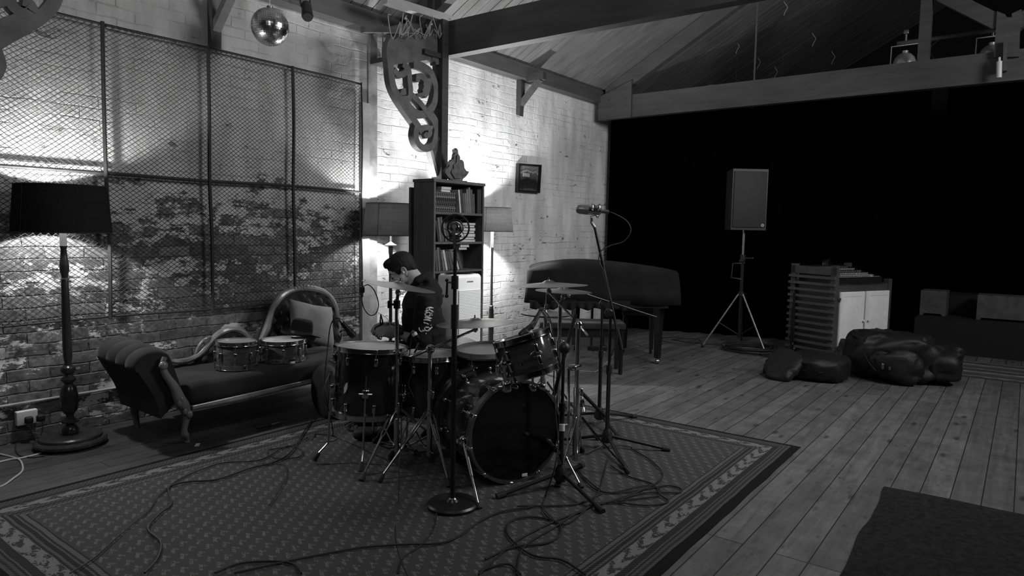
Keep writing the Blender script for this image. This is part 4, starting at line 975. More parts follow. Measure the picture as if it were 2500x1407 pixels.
for k, (dx, dz) in enumerate(((0, 0), (.01, -.04), (.02, -.075), (-.012, -.02))): b.ell(g[4]+Vector((dx, -.024, dz)), (.014, .012, .022))
b.ell(g[1]+Vector((.0, -.01, 0)), (.026, .018, .026)).ell(g[6]+Vector((.004, -.024, .01)), (.02, .016, .024)); fl_ = b.build('front_leg', m_frame, S0, world=True)
q = g[-1]; B().cyl((q.x, q.y, .006), (q.x, q.y, q.z), .011, .012).ell((q.x, q.y, .011), (.013, .009, .011)).build('castor', m_white, fl_, world=True)
for x, y in ((1.93, 4.42), (3.3, 4.42), (3.3, 3.99)):
    b = B().tube([(x, y, .24), (x, y+.005, .12), (x+(.02 if x < 2 else 0), y+.02, .01)], [.03, .024, .015], 10); b.build('leg', m_frame, S0, world=True)
# cushion, hat, spare drums, tape on the sofa
cq = PY(762, 792, 4.27); Mc = Matrix.Rotation(radians(8), 4, 'Z') @ Matrix.Rotation(radians(-17), 4, 'X') @ Matrix.Rotation(radians(14), 4, 'Y')
b = B(); vs = []; nn = 30
for s in (1, -1):
    for j in range(nn+1):
        for i in range(nn+1):
            u, v = -1+2*i/nn, -1+2*j/nn; pin = 1-.1*(1-abs(u))*abs(v)**3-.0; pin2 = 1-.1*(1-abs(v))*abs(u)**3
            h = .062*((1-u**4)*(1-v**4))**.5+.003*noise.noise(Vector((u*3, v*3, s)))*(1-abs(u))
            vs.append(Mc @ Vector((u*.205*pin2, s*h, v*.165*pin)) + cq)
fs = []
for s in (0, 1):
    o_ = s*(nn+1)**2
    for j in range(nn):
        for i in range(nn): a = o_+j*(nn+1)+i; fs.append((a, a+1, a+nn+2, a+nn+1))
b.add(vs, fs)
me = b.build('cushion', m_cush, ang=80); tag(me, 'grey velvet cushion leaning on the high sofa back behind the hat', 'cushion')
SZ = .362
SA = onsofa(578, 905, 4.1, .122, .15, 'small spare tom drum on the sofa seat, left of the two', m_headclear)
a = PY(578, 905, 4.12); SA.matrix_basis = Matrix.Translation((a.x, 4.12, SZ+.075+.018)) @ Matrix.Rotation(.03, 4, 'Y')
a = PY(692, 890, 4.13); SB = drum('snare_drum', 'shallow spare snare drum on the sofa seat under the hat', Matrix.Translation((a.x, 4.13, SZ+.058+.018)), .142, .116, m_burst, m_head, 8)
hc = PY(737, 830, 4.15); 
t = thing('fedora_hat', 'dark felt fedora hat resting on the spare snare drum', 'hat', M=Matrix.Translation((hc.x+.005, 4.17, SZ+.16)) @ Matrix.Rotation(radians(10), 4, 'Y') @ Matrix.Rotation(radians(6), 4, 'X'))
scf = lambda a, r, z: 1+.14*cos(2*a)
prof = [(.078, .004), (.077, .03), (.074, .07), (.068, .095), (.056, .108), (.035, .1), (.015, .092), (0, .09)]
b = B(); b.lathe(prof, None, 40, lambda a, r, z: 1+.13*cos(2*a)-(.10*max(0, cos(a))**6 if z > .06 else 0)); b.build('crown', m_felt, t, ang=80)
b = B(); vs = []; n = 48
for s in (0, 1):
    for r_, z0 in ((.07, .006), (.09, .0), (.118, -.004), (.138, -.002)):
        for k in range(n):
            a = 2*pi*k/n; q = 1+.1*cos(2*a); dr = .03*((r_-.07)/.058)*(.6*abs(sin(a))-.35*max(0, cos(a)))
            vs.append((r_*q*cos(a), r_*q*sin(a), z0+dr-s*.003))
fs = []
for s in (0, 1):
    for i in range(3):
        for k in range(n): o_ = s*4*n; fs.append((o_+i*n+k, o_+i*n+(k+1) % n, o_+(i+1)*n+(k+1) % n, o_+(i+1)*n+k))
for k in range(n): fs += [(3*n+k, 3*n+(k+1) % n, 7*n+(k+1) % n, 7*n+k), (k, (k+1) % n, 4*n+(k+1) % n, 4*n+k)]
b.add(vs, fs); b.build('brim', m_felt, t, ang=80)
B().ring([(.0795, .004), (.081, .006), (.079, .026), (.0775, .026)], Matrix.Scale(1.13, 4, (1, 0, 0)) @ Matrix.Scale(.88, 4, (0, 1, 0)), 40).build('hat_band', m_black, t)
a = PY(712, 896, 4.0); tag(B().ring([(.024, 0), (.014, 0), (.014, .014), (.024, .014)], Matrix.Translation((a.x, 4.0, SZ)) @ Matrix.Rotation(.2, 4, 'X'), 28).build('tape_roll', m_white), 'small roll of white tape on the sofa seat', 'tape')
# soft drum case standing by the sofa
cc = F(797, 1030); nrm = (-AF*.72-AR*.68); nrm.z = .08; nrm.normalize(); rC = .2
cc = Vector((cc.x, cc.y, rC+.003))+AF*.14+AR*.05
t = thing('drum_case', 'round soft black drum case standing on edge between sofa and floor tom', 'case', M=axmat(cc, nrm))
b = B(); soft(b, (0, 0, 0), (rC, rC, .12), None, .35, .008, 5, 3, 48, 16, 1.0); b.build('case_shell', m_case, t, ang=60)
B().tor((0, 0, .075), (0, 0, 1), rC*.985, .004, 48, 6).build('piping', m_rubber, t); B().tube(sp([(.05, .12, .115), (.06, .05, .15), (.05, -.04, .15), (.05, -.1, .117)], 5), .008, 6, flat=.4).build('handle', m_rubber, t)
# socket, plugs
t = thing('wall_socket', 'white double wall socket low on the brick wall at the left edge', 'socket', (1.36, WY, .25))
a, c_ = PY(38, 1004, 4.655), PY(92, 1034, 4.655); B().rbox(((a.x+c_.x)/2, 4.662, (a.z+c_.z)/2), (c_.x-a.x, .04, .085), .006).build('face_plate', m_white, t, world=True)
zc = (a.z+c_.z)/2-.012
for k, x in enumerate((a.x+.055, a.x+.115)):
    p = thing('power_plug', ['black power plug in the left half of the white wall socket', 'black power plug in the right half of the white wall socket'][k], 'plug', (x, 4.63, zc))
    B().rbox((0, -.005, 0), (.042, .035, .042), .012).build('plug_body', m_rubber, p)
    B().tube(sp([(0, -.02, -.015), (.0, -.03, -.06), ((.03, -.04)[k], -.05, -.16), ((.05, -.1)[k], -.1, -.2), (.0, -.14, -zc+.006)], 6), .0035, 8).build('plug_cord', m_rubber, p)
m_wcable = plain('white_cable', .38, .5, var=.05)
# papers and pen on the floor by the sofa leg
a = F(482, 1087); tag(B().bx(-.028, .028, -.012, .012, 0, .0012, Matrix.Translation((a.x, a.y, .0005)) @ Matrix.Rotation(.9, 4, 'Z')).build('paper_scrap', m_paper, ang=0), 'scrap of white paper on the floor beside the sofa leg', 'paper')
a, c_ = F(628, 1049), F(683, 1036); t = thing('marker_pen', 'dark marker pen lying on the floorboards under the sofa', 'pen', (a.x, a.y, 0))
B().cyl((a.x, a.y, .009), (a.lerp(c_, .6).x, a.lerp(c_, .6).y, .009), .0085).build('barrel', m_black, t, world=True); B().cyl((a.lerp(c_, .6).x, a.lerp(c_, .6).y, .009), (c_.x, c_.y, .009), .0075).build('cap', m_steel, t, world=True)
# ---------------------------------------------------------------- air purifier
P = D(1120, 900, 4.72); P.z = 0; zt = zat(P, 668); pw, pd = .245, .2
t = thing('air_purifier', 'tall white air purifier with perforated front in front of the bookcase', 'air purifier', (P.x, P.y, 0), radians(-4))
N = NT('perforated_white'); o = N.obj(); x, y, z = N.sep(o)
ys = N.ma('DIVIDE', z, .0105); sx = N.ma('ADD', N.ma('DIVIDE', x, .0105), N.ma('MULTIPLY', N.ma('FLOOR', ys), .5))
e = N.ma('ADD', N.ma('POWER', N.ma('SUBTRACT', N.ma('FRACT', sx), .5), 2), N.ma('POWER', N.ma('SUBTRACT', N.ma('FRACT', ys), .5), 2))
hole = N.ma('LESS_THAN', e, .085)
m_perf = N.set(N.mix(hole, .86, .14), .4); N.bump(N.ma('SUBTRACT', 1, hole), .003)
B().rbox((0, 0, zt/2), (pw, pd, zt), .028, n=4).build('housing', plain('purifier_white', .88, .35, var=.02), t)
B().rbox((0, -pd/2-.0005, zt/2-.045), (pw-.035, .006, zt-.12), .0025).build('perforated_grille', m_perf, t)
B().lathe([(.085, zt+.001), (.088, zt+.004), (.07, zt+.004), (.066, zt+.0015)], Matrix.Scale(1.25, 4, (1, 0, 0)) , 40).lathe([(.0, zt+.0015), (.067, zt+.0015)], Matrix.Scale(1.25, 4, (1, 0, 0)), 40).build('top_vent', m_black, t)
def text(s, name, size, M, mat, parent, ext=.0008, shear=0):
    cu = bpy.data.curves.new(name, 'FONT'); cu.body = s; cu.size = size; cu.extrude = ext; cu.align_x = 'CENTER'; cu.align_y = 'CENTER'; cu.shear = shear; cu.resolution_u = 3
    o = bpy.data.objects.new(name, cu); COL.objects.link(o); dg = bpy.context.evaluated_depsgraph_get(); dg.update()
    me = bpy.data.meshes.new_from_object(o.evaluated_get(dg)); bpy.data.objects.remove(o); me.materials.clear(); me.materials.append(mat)
    me.transform(M); r = bpy.data.objects.new(name, me); COL.objects.link(r); r.parent = parent; return r
text('SAMSUNG', 'maker_lettering', .013, Matrix.Translation((0, -pd/2-.002, zt-.05)) @ Matrix.Rotation(pi/2, 4, 'X'), m_steel, t)
B().bx(-pw/2-.001, -pw/2, -.01, .012, zt-.16, zt-.14).bx(-pw/2-.001, -pw/2, .025, .047, zt-.16, zt-.14).build('side_label', m_steel, t)
m_ebony = plain('ebonised_wood', .006, .4)
# ---------------------------------------------------------------- covered grand piano and bench
pu, pv = Vector((.6, -.8, 0)), Vector((.8, .6, 0)); P0 = Vector((5.36, 3.80, 0)); PT = .93
PM = Matrix.Translation(P0) @ Matrix(((pu.x, pv.x, 0, 0), (pu.y, pv.y, 0, 0), (0, 0, 1, 0), (0, 0, 0, 1)))
t = thing('grand_piano', 'grand piano under a dark fitted cover near the end of the brick wall', 'piano', M=PM)
foot = [(0, 0), (.7, 0), (1.38, 0), (1.40, .35), (1.36, .7), (1.15, .85), (.9, .9), (.65, .95), (.35, .98), (.02, 1.0), (0, .6), (0, .3)]
fp = sp([(x, y, 0) for x, y in foot], 8, closed=True); N_ = len(fp); cen = Vector((.65, .42, 0)); b = B(); vs = []
m_cover = velvet('piano_cover', .014, .03)
for k, (sc_, z) in enumerate(((.0, PT+.05), (.5, PT+.045), (.85, PT+.02), (.97, PT), (1.0, PT-.02), (1.005, PT-.12), (1.012, PT-.22), (1.02, PT-.33))):
    for i, p in enumerate(fp):
        d = (p-cen); q = cen+d*sc_; dn = d.normalized(); w_ = .016*sin(i*1.15)*max(0, (k-4)/3)+.012*noise.noise(Vector((q.x*6, q.y*6, z*8)))
        tz = z+(.035*math.exp(-((q.x-.55)**2)/.15)*(1 if k < 3 else .3) if k < 4 else 0)
        vs.append(q+dn*w_+Vector((0, 0, tz)) if k else cen+Vector((0, 0, tz)))
fs = [(k*N_+i, k*N_+(i+1) % N_, (k+1)*N_+(i+1) % N_, (k+1)*N_+i) for k in range(7) for i in range(N_)]
b.add(vs, fs); o_ = b.build('fitted_cover', m_cover, t, ang=70); md = o_.modifiers.new('s', 'SOLIDIFY'); md.thickness = .004
b = B(); vs = []; n = 160     # gathered frill below the hem on the keyboard side
for j in range(5):
    for i in range(n+1):
        s_ = i/n*.95; vs.append((-.02+s_, -.03-.02*j/4+.02*sin(s_*75)*(j/4), PT-.30-.075*j/4-.012*sin(s_*37)*(j/4)))
b.add(vs, [(j*(n+1)+i, j*(n+1)+i+1, (j+1)*(n+1)+i+1, (j+1)*(n+1)+i) for j in range(4) for i in range(n)]); o_ = b.build('frill', m_cover, t, ang=80); md = o_.modifiers.new('s', 'SOLIDIFY'); md.thickness = .003
fo = [(cen+(p-cen)*.93) for p in fp]; b = B(); b.prism([(p.x, p.y) for p in fo], (0, 0, .60), (1, 0, 0), (0, 1, 0), (0, 0, .28)); b.build('case', m_ebony, t)
B().bx(.06, 1.32, -.015, .25, .57, .64).build('key_bed', m_ebony, t)
for x, y in ((.12, .12), (1.26, .12), (.5, .82)):
    g_ = B().tube([(x, y, .58), (x, y, .5), (x, y, .12), (x, y, .06)], [.055, .05, .036, .034], 4).build('leg', m_ebony, t)
    B().cyl((x-.012, y, .026), (x+.012, y, .026), .026, n=16).cyl((x, y, .03), (x, y, .062), .012).build('castor', m_steel, g_)
B().cyl((.62, .3, .12), (.62, .3, .58), .014).cyl((.74, .3, .12), (.74, .3, .58), .014).rbox((.68, .3, .12), (.2, .09, .05), .01).build('pedal_lyre', m_ebony, t)
for k in range(3): B().rbox((.63+k*.05, .21, .1), (.022, .12, .01), .004).build('pedal', m_chrome, t)
t = thing('piano_bench', 'long dark piano bench in front of the covered piano', 'bench', M=Matrix.Translation((5.05, 3.47, 0)) @ PM.to_3x3().to_4x4())
B().rbox((.375, .15, .445), (.78, .33, .06), .015).build('padded_seat', m_vel, t); B().bx(.01, .74, .01, .29, .34, .415).build('apron', m_ebony, t, ang=0)
for x in (.02, .73):
    for y in (.02, .28): B().tube([(x, y, .41), (x, y, .0)], [.026, .018], 4).build('leg', m_ebony, t)
t = thing('wooden_stool', 'dark wooden stool seen under the piano, behind the bench', 'stool', (6.75, 3.35, 0), .4)
B().rbox((0, 0, .43), (.34, .34, .04), .01).build('seat', m_ebony, t)
for x in (-.14, .14):
    for y in (-.14, .14): B().tube([(x, y, .41), (x*1.05, y*1.05, 0)], [.02, .015], 6).build('leg', m_ebony, t)
# ---------------------------------------------------------------- the drummer
DP = 4.3
O_ = D(1042, 880, DP); fwd = Vector((cos(radians(137)), sin(radians(137)), 0)); lft = Vector((cos(radians(227)), sin(radians(227)), 0))
HM = Matrix.Translation((O_.x, O_.y, 0)) @ Matrix(((fwd.x, lft.x, 0, 0), (fwd.y, lft.y, 0, 0), (0, 0, 1, 0), (0, 0, 0, 1)))
HI = HM.inverted()
man = thing('person', 'seated person in black hooded top bending over behind the floor toms', 'person', M=HM)
q_ = lambda px, py, l=0.: HI @ D(px, py, DP-l)      # local point: x forward, y towards the camera (his left), z up
def skin_mat():
    N = NT('skin'); o = N.obj(); N.bump(N.noise(o, 220, 3), .0006); N.b.inputs['Subsurface Weight'].default_value = .08
    return N.set(N.ramp(N.noise(o, 14, 4), (.3, .42), (.7, .55)), .5, 0, Specular_IOR_Level=.35)
m_skin = skin_mat(); m_hair = plain('dark_hair', .006, .75, var=.5, nsc=60, bump=.004, bsc=70)
m_hood = plain('black_cotton', .0045, .85, var=.3, nsc=14, bump=.002, bsc=120)
hc = q_(982, 662, 0); tl = radians(33)
HH = Matrix.Translation(hc) @ Matrix.Rotation(radians(-4), 4, 'Z') @ Matrix.Rotation(tl, 4, 'Y') @ Matrix.Scale(.9, 4)
b = B(); e_ = lambda c, r, M=None, n=20, m=14: b.ell(HH @ Vector(c), r, HH.to_3x3().to_4x4() @ (M or Matrix.Identity(4)), n, m)
e_((-.015, 0, .035), (.095, .073, .088)); e_((.022, 0, -.03), (.064, .056, .08)); e_((.045, 0, -.088), (.036, .036, .026)); e_((.062, 0, -.098), (.018, .019, .014))
e_((.066, 0, .03), (.022, .048, .03)); e_((.079, 0, .018), (.012, .042, .008)); e_((.055, .034, -.028), (.026, .02, .026)); e_((.055, -.034, -.028), (.026, .02, .026))
b.tube([HH @ Vector(p) for p in ((.078, 0, .012), (.092, 0, -.006), (.104, 0, -.024), (.094, 0, -.036))], [.007, .009, .013, .009], 10); e_((.093, .011, -.03), (.009, .007, .007)); e_((.093, -.011, -.03), (.009, .007, .007))
e_((.081, 0, -.052), (.011, .022, .0065)); e_((.079, 0, -.064), (.012, .019, .0065)); e_((.077, .028, .002), (.009, .015, .008)); e_((.077, -.028, .002), (.009, .015, .008))
e_((.005, .045, -.065), (.045, .012, .02)); e_((.005, -.045, -.065), (.045, .012, .02))
for s in (1, -1):
    ce = Vector((-.012, s*.074, -.008)); rim = [(-.006, 0, -.03), (.004, s*.003, -.022), (.008, s*.004, 0), (.006, s*.008, .018), (-.006, s*.012, .029), (-.018, s*.013, .022), (-.021, s*.011, .005), (-.013, s*.007, -.015)]
    b.tube(sp([HH @ (ce+Vector(p)) for p in rim], 3, True), .0052, 8, closed=True); e_(ce+Vector((-.007, s*.001, .001)), (.014, .0045, .023)); e_(ce+Vector((-.004, s*.004, -.029)), (.007, .005, .009)); e_(ce+Vector((.006, s*.005, -.004)), (.004, .004, .007))
# neck, torso core, arms
nb = q_(1024, 702); nk = HH @ Vector((-.04, 0, -.04))
b.tube([nk, nk.lerp(nb, .5)+Vector((0, 0, .006)), nb], [.05, .054, .064], 18)
b.ell(nb+Vector((-.01, 0, -.13)), (.09, .14, .15)).ell(q_(1047, 840), (.09, .12, .14))
def arm(sh, el, wr): b.tube([sh, sh.lerp(el, .5), el], [.046, .042, .036], 14); b.ell(el, .037); b.tube([el, el.lerp(wr, .3), el.lerp(wr, .7), wr], [.036, .038, .029, .023], 14)
SHL, ELL, WRL = q_(1040, 728, .17), q_(1028, 836, .21), q_(972, 815, .14)
SHR, ELR, WRR = q_(1040, 728, -.17), q_(1035, 838, -.18), q_(962, 795, -.0)
arm(SHL, ELL, WRL); arm(SHR, ELR, WRR)
def hand(wr, d, nrm, side, s=1., curl=(.55, .75, .9, 1.05), first=.45, thumb=(.5, .4)):
    # d: forearm direction, nrm: back of the hand, side: towards the thumb
    d = d.normalized(); nrm = (nrm-d*nrm.dot(d)).normalized(); sd = d.cross(nrm)
    if sd.dot(side) < 0: sd = -sd
    L = .095*s; b.ell(wr, (.023, .023, .023))
    fr = Matrix((d, sd, nrm)).transposed().to_4x4()
    b.ell(wr+d*L*.52, (.052*s, .040*s, .0165*s), fr, 18, 12); b.ell(wr+d*L*.3+sd*.02*s-nrm*.008*s, (.033*s, .018*s, .014*s), fr)
    for k in range(4):
        off = (.028-.0185*k)*s; ln = (.082, .09, .084, .066)[k]*s; r0 = (.0092, .0095, .009, .0078)[k]*s
        p = wr+d*(L-.004*abs(k-1))+sd*off; dirv = (d+sd*(.08-.06*k)).normalized(); pts = [p-dirv*.02*s, p]; a = 0
        for j, fr_ in enumerate((.45, .3, .25)):
            a += first if j == 0 else curl[k]; dv = dirv*cos(a)-nrm*sin(a); p = p+dv*ln*fr_; pts.append(p)
        b.tube(pts, [r0*1.05, r0*1.08, r0*1.0, r0*.92, r0*.8], 10); b.ell(pts[-1], r0*.8)
        for m_ in pts[1:4]: b.ell(m_, r0*1.07)
    p0 = wr+d*.022*s+sd*.022*s-nrm*.004; p1 = p0+(d*.55+sd*.75-nrm*.25).normalized()*.034*s; p2 = p1+(d*.85+sd*.25-nrm*thumb[0]).normalized()*.032*s; p3 = p2+(d*.9-sd*.2-nrm*thumb[1]).normalized()*.026*s
    b.tube([p0, p1, p2, p3], [.014*s, .0118*s, .0105*s, .0085*s], 10); b.ell(p3, .0086*s); b.ell(p1, .0122*s); b.ell(p2, .0108*s)
    return p3
dL = (WRL-ELL).normalized(); dR = (WRR-ELR).normalized()
tL = hand(WRL, Vector((.95, -.1, .12)), Vector((.0, .75, .6)), Vector((.3, -.5, 1)), 1.0, (.5, .65, .8, .95), .5)
tR = hand(WRR, Vector((.95, .12, -.02)), Vector((.1, -.6, .75)), Vector((.2, .6, .6)), .98, (.6, .7, .75, .8), .4)
# legs under the trousers
HPL, KNL, ANL = Vector((0, .1, .5)), Vector((.42, .14, .5)), Vector((.24, .12, .09)); HPR, KNR, ANR = Vector((0, -.1, .5)), Vector((.42, -.17, .5)), Vector((.26, -.2, .09))
for hp_, kn_, an_ in ((HPL, KNL, ANL), (HPR, KNR, ANR)): b.tube([hp_, kn_, kn_+Vector((0, 0, -.05)), an_], [.07, .052, .048, .035], 14)
body = b.build('body', m_skin, man); remesh(body, .0042, 3)
# hair
b = B(); e_((-.018, 0, .05), (.1, .078, .085)); e_((-.05, 0, .02), (.063, .07, .062)); e_((-.075, 0, -.01), (.03, .052, .045)); e_((-.062, 0, -.045), (.026, .044, .035)); e_((.042, 0, .098), (.05, .055, .028)); e_((.07, .0, .086), (.024, .046, .018)); e_((.018, .066, .022), (.022, .01, .03)); e_((.018, -.066, .022), (.022, .01, .03)); e_((-.035, .064, .02), (.03, .012, .036)); e_((-.035, -.064, .02), (.03, .012, .036))
hr = b.build('hair', m_hair, man); remesh(hr, .0035, 4)
for v in hr.data.vertices: v.co += v.normal*(.001*noise.noise(Vector((v.co.x*60, v.co.y*60, v.co.z*160)))+.0008*noise.noise(v.co*200))
b = B()
for s in (1, -1): b.tube([HH @ Vector(p) for p in ((.088, s*.012, .024), (.085, s*.03, .029), (.074, s*.045, .022))], [.003, .004, .002], 8)
b.build('eyebrow', m_hair, man)
b = B()
for s in (1, -1): b.tube([HH @ Vector(p) for p in ((.086, s*.018, -.003), (.084, s*.03, -.006), (.077, s*.04, -.002))], [.0015, .003, .0015], 6)
b.build('eyelashes', m_hair, man)
# earphone in the near ear with its cable
b = B(); p = HH @ Vector((-.008, .083, -.012)); b.ell(p, .0085); b.tube(sp([p, p+Vector((0, .004, -.02)), p+Vector((-.003, .0, -.06)), p+Vector((.01, -.02, -.11))], 5), .0016, 6); b.build('earphone', m_white, man)
# hooded top
b = B()
b.ell(q_(1028, 745), (.125, .165, .115)).ell(q_(1031, 768), (.134, .16, .12)).ell(q_(1034, 790), (.138, .155, .12)).ell(q_(1036, 812), (.14, .155, .12)).ell(q_(1038, 835), (.142, .15, .11)).ell(q_(1040, 852), (.142, .15, .09)).ell(q_(1042, 868), (.14, .15, .07))
for s in (1, -1): b.ell(q_(1036, 722, s*.13), (.075, .062, .062))
b.ell(q_(1050, 725), (.082, .13, .11))
b.tube([q_(1024, 690), q_(1028, 704), q_(1032, 728)], [.064, .08, .12], 18)
b.tube(sp([q_(1000, 706, .07), q_(1018, 686, .085), q_(1040, 672, .055), q_(1049, 672, 0), q_(1040, 672, -.055), q_(1018, 686, -.085), q_(1000, 706, -.07)], 4), [.014]*4+[.024]*17+[.014]*4, 12)
b.ell(q_(1047, 690), (.04, .085, .045))
for sh, el, wr in ((SHL, ELL, WRL), (SHR, ELR, WRR)):
    b.tube([sh+Vector((0, 0, .005)), sh.lerp(el, .5), el], [.066, .062, .06], 18); b.ell(el+Vector((-.005, 0, 0)), .06); b.tube([el, el.lerp(wr, .42)], [.058, .05], 16)
hd = b.build('hooded_top', m_hood, man); remesh(hd, .006, 14)
for v in hd.data.vertices:
    c = v.co; f = noise.noise(Vector((c.x*9+c.z*5, c.y*5, c.z*16)))*.009+noise.noise(Vector((c.x*22, c.y*12, c.z*34)))*.004
    v.co = c+v.normal*f
# brush lettering down the sleeve: König.
from mathutils.bvhtree import BVHTree
bv = BVHTree.FromPolygons([v.co.copy() for v in hd.data.vertices], [tuple(p.vertices) for p in hd.data.polygons])
def on_cloth(pts, r, b, n=5):
    P = []
    for x, y in pts: 
        o = HI @ D(880+x/5.433, 560+y/5.433, DP-.45); d = (HI.to_3x3() @ ray(880+x/5.433, 560+y/5.433)).normalized(); h = bv.ray_cast(o, d)
        if h[0] is not None: P.append(h[0]-d*.0012)
    P = sp(P, n) if len(P) > 2 else P
    Q = []
    for p in P:
        h = bv.find_nearest(p); Q.append(h[0]+h[1]*.0008 if h[0] is not None else p)
    if len(Q) > 1: b.tube(Q, [r*(1+.25*sin(i*1.1)) for i in range(len(Q))], 6)
b = B()
for L in ([(868, 1066), (900, 1038), (964, 1046)], [(902, 1044), (928, 1076), (966, 1098)], [(922, 1068), (892, 1078), (850, 1092)],
          [(862, 1112), (900, 1104), (926, 1126), (906, 1156), (866, 1152), (856, 1128), (866, 1110)], [(936, 1112), (946, 1118)], [(940, 1136), (950, 1142)],
          [(846, 1168), (900, 1176), (946, 1184)], [(930, 1180), (880, 1196), (838, 1202)], [(836, 1204), (890, 1208), (934, 1216)],
          [(834, 1238), (868, 1248), (904, 1262)], [(926, 1272), (934, 1276)],
          [(860, 1302), (900, 1304), (912, 1330), (886, 1350), (856, 1338), (850, 1314), (862, 1300)], [(908, 1336), (940, 1306), (948, 1300)], [(852, 1342), (812, 1358), (782, 1338), (776, 1304)], [(862, 1382), (872, 1388)], [(822, 1338), (830, 1344)]): on_cloth(L, .0042, b)
b.build('sleeve_lettering', m_white, man)
m_print2 = plain('faded_print', .07, .8); b = B(); rr_2 = random.Random(5)
for k in range(7):
    x, y = 545+rr_2.uniform(-15, 40), 1000+k*28; on_cloth([(x, y), (x+rr_2.uniform(-18, 22), y+22), (x+rr_2.uniform(-10, 26), y+48)], .0016, b, 3)
b.build('chest_print', m_print2, man)
b = B(); b.tor(WRL.lerp(ELL, .14), (WRL-ELL), .029, .006, 28, 8).rbox((0, 0, 0), (.03, .03, .01), .004, Matrix.Translation(WRL.lerp(ELL, .14)+Vector((0, .026, .018))) @ Matrix.Rotation(-.9, 4, 'X')); b.build('wristwatch', m_black, man)
# trousers and shoes
b = B(); b.ell((0, 0, .5), (.125, .165, .1))
for hp_, kn_, an_ in ((HPL, KNL, ANL), (HPR, KNR, ANR)):
    b.tube([hp_, hp_.lerp(kn_, .5), kn_], [.086, .078, .066], 16); b.ell(kn_, .066); b.tube([kn_, kn_.lerp(an_, .5), an_+Vector((0, 0, .02))], [.064, .056, .05], 16)
tr = b.build('trousers', m_hood, man); remesh(tr, .008, 4)
for v in tr.data.vertices: v.co += v.normal*.006*noise.noise(v.co*14)
for an_ in (ANL, ANR):
    b = B(); soft(b, an_+Vector((.07, 0, -.045)), (.14, .048, .04), None, .7, .004, 9, 1); b.ell(an_+Vector((0, 0, -.02)), (.05, .042, .05)); sh = b.build('shoe', m_rubber, man); remesh(sh, .006, 2)
pl = thing('pliers', 'small dark pliers held up in the fingers of the seated person', 'pliers', M=HM)
g0 = q_(932, 797, .08); b = B()
for s in (1, -1): b.tube([g0+Vector((s*.002, 0, -.03)), g0+Vector((-s*.006, 0, .01)), g0+Vector((-s*.007+.002, 0, .03)), g0+Vector((-s*.001+.006, 0, .075))], [.006, .007, .006, .003], 6)
b.build('handles', m_rubber, pl); B().tube([g0+Vector((0, .0, -.03)), g0+Vector((0, 0, -.06)), g0+Vector((.004, 0, -.085))], [.006, .005, .0015], 8).build('jaws', m_steel, pl)
# drum throne
t = thing('drum_throne', 'black round drum stool under the seated person', 'stool', M=HM)
B().lathe([(.0, .34), (.15, .34), (.17, .36), (.17, .395), (.15, .405), (0, .405)], n=36).build('seat', m_vel, t); B().cyl((0, 0, .08), (0, 0, .34), .014).build('post', m_chrome, t)
for k in range(3): a = 2*pi*k/3+.4; B().tube([(0, 0, .22), (cos(a)*.14, sin(a)*.14, .14), (cos(a)*.26, sin(a)*.26, .012)], .009, 8).build('leg', m_chrome, t)
# ---------------------------------------------------------------- far right: loudspeaker, mixing cabinet, bags, stage
SPX = Vector((7.72, 2.56, 0))
t = thing('speaker_stand', 'black tripod stand under the loudspeaker in front of the black curtain', 'stand', SPX)
zs = zat(SPX, 562); hub = .62
B().cyl((0, 0, .12), (0, 0, 1.05), .019).build('lower_tube', m_blackmetal, t); B().cyl((0, 0, 1.0), (0, 0, zs+.03), .0145).build('upper_tube', m_steel, t)
for a in (2.19, 4.2, .25):
    e = Vector((cos(a), sin(a), 0)); lg = B().cyl(e*.03+UP*hub, e*.41+UP*.02, .011).build('leg', m_steel if a != .25 else m_blackmetal, t)
    B().cyl(e*.02+UP*.16, e*.24+UP*(.02+(hub-.02)*.45), .007).build('brace', m_blackmetal, lg); B().ell(e*.41+UP*.018, (.02, .02, .018)).build('rubber_foot', m_rubber, lg)
B().cyl((0, 0, hub-.02), (0, 0, hub+.03), .036).cyl((0, 0, hub), -AF*.05+AR*.03+UP*hub, .007).build('leg_collar', m_black, t)
B().cyl((0, 0, .97), (0, 0, 1.07), .03).cyl(UP*1.03, AR*.11+UP*1.03, .007).ell(AR*.11+UP*1.03, .014).rbox((0, 0, 0), (.05, .05, .035), .01, Matrix.Translation(AR*-.02+UP*1.0-AF*.03)).build('height_clamp', m_black, t)
hp_ = [AR*-.02, AR*-.12, AR*-.13+UP*-.16, AR*-.02+UP*-.18]; B().tube([p+UP*.97-AF*.03 for p in hp_], .006, 6).build('crank_handle', m_steel, t)
yaw = math.atan2(AR.y, AR.x); 
t = thing('loudspeaker', 'tall black loudspeaker on a tripod stand in front of the black curtain', 'loudspeaker', (SPX.x, SPX.y, zs), yaw+radians(2))
sh_ = zat(SPX, 415)-zs; sw = .395
b = B(); b.prism([(-sw/2, 0), (sw/2, 0), (sw/2-.05, .34), (-sw/2+.05, .34)], (0, -.12, 0), (1, 0, 0), (0, 1, 0), (0, 0, sh_)); b.build('cabinet', m_black, t, ang=30)
N = NT('grille_cloth'); o = N.obj(); N.bump(N.vor(o, 260, .2), .001); m_grille = N.set(.012, .6, .0)
B().rbox((0, -.124, sh_/2), (sw-.03, .016, sh_-.055), .005).build('grille', m_grille, t)
B().ring([(.011, 0), (.016, 0), (.016, .003), (.011, .003)], Matrix.Translation((sw/2-.045, -.1325, .055)) @ Matrix.Rotation(pi/2, 4, 'X'), 24).ell((sw/2-.045, -.133, .055), (.004, .001, .004)).build('round_emblem', m_white, t)
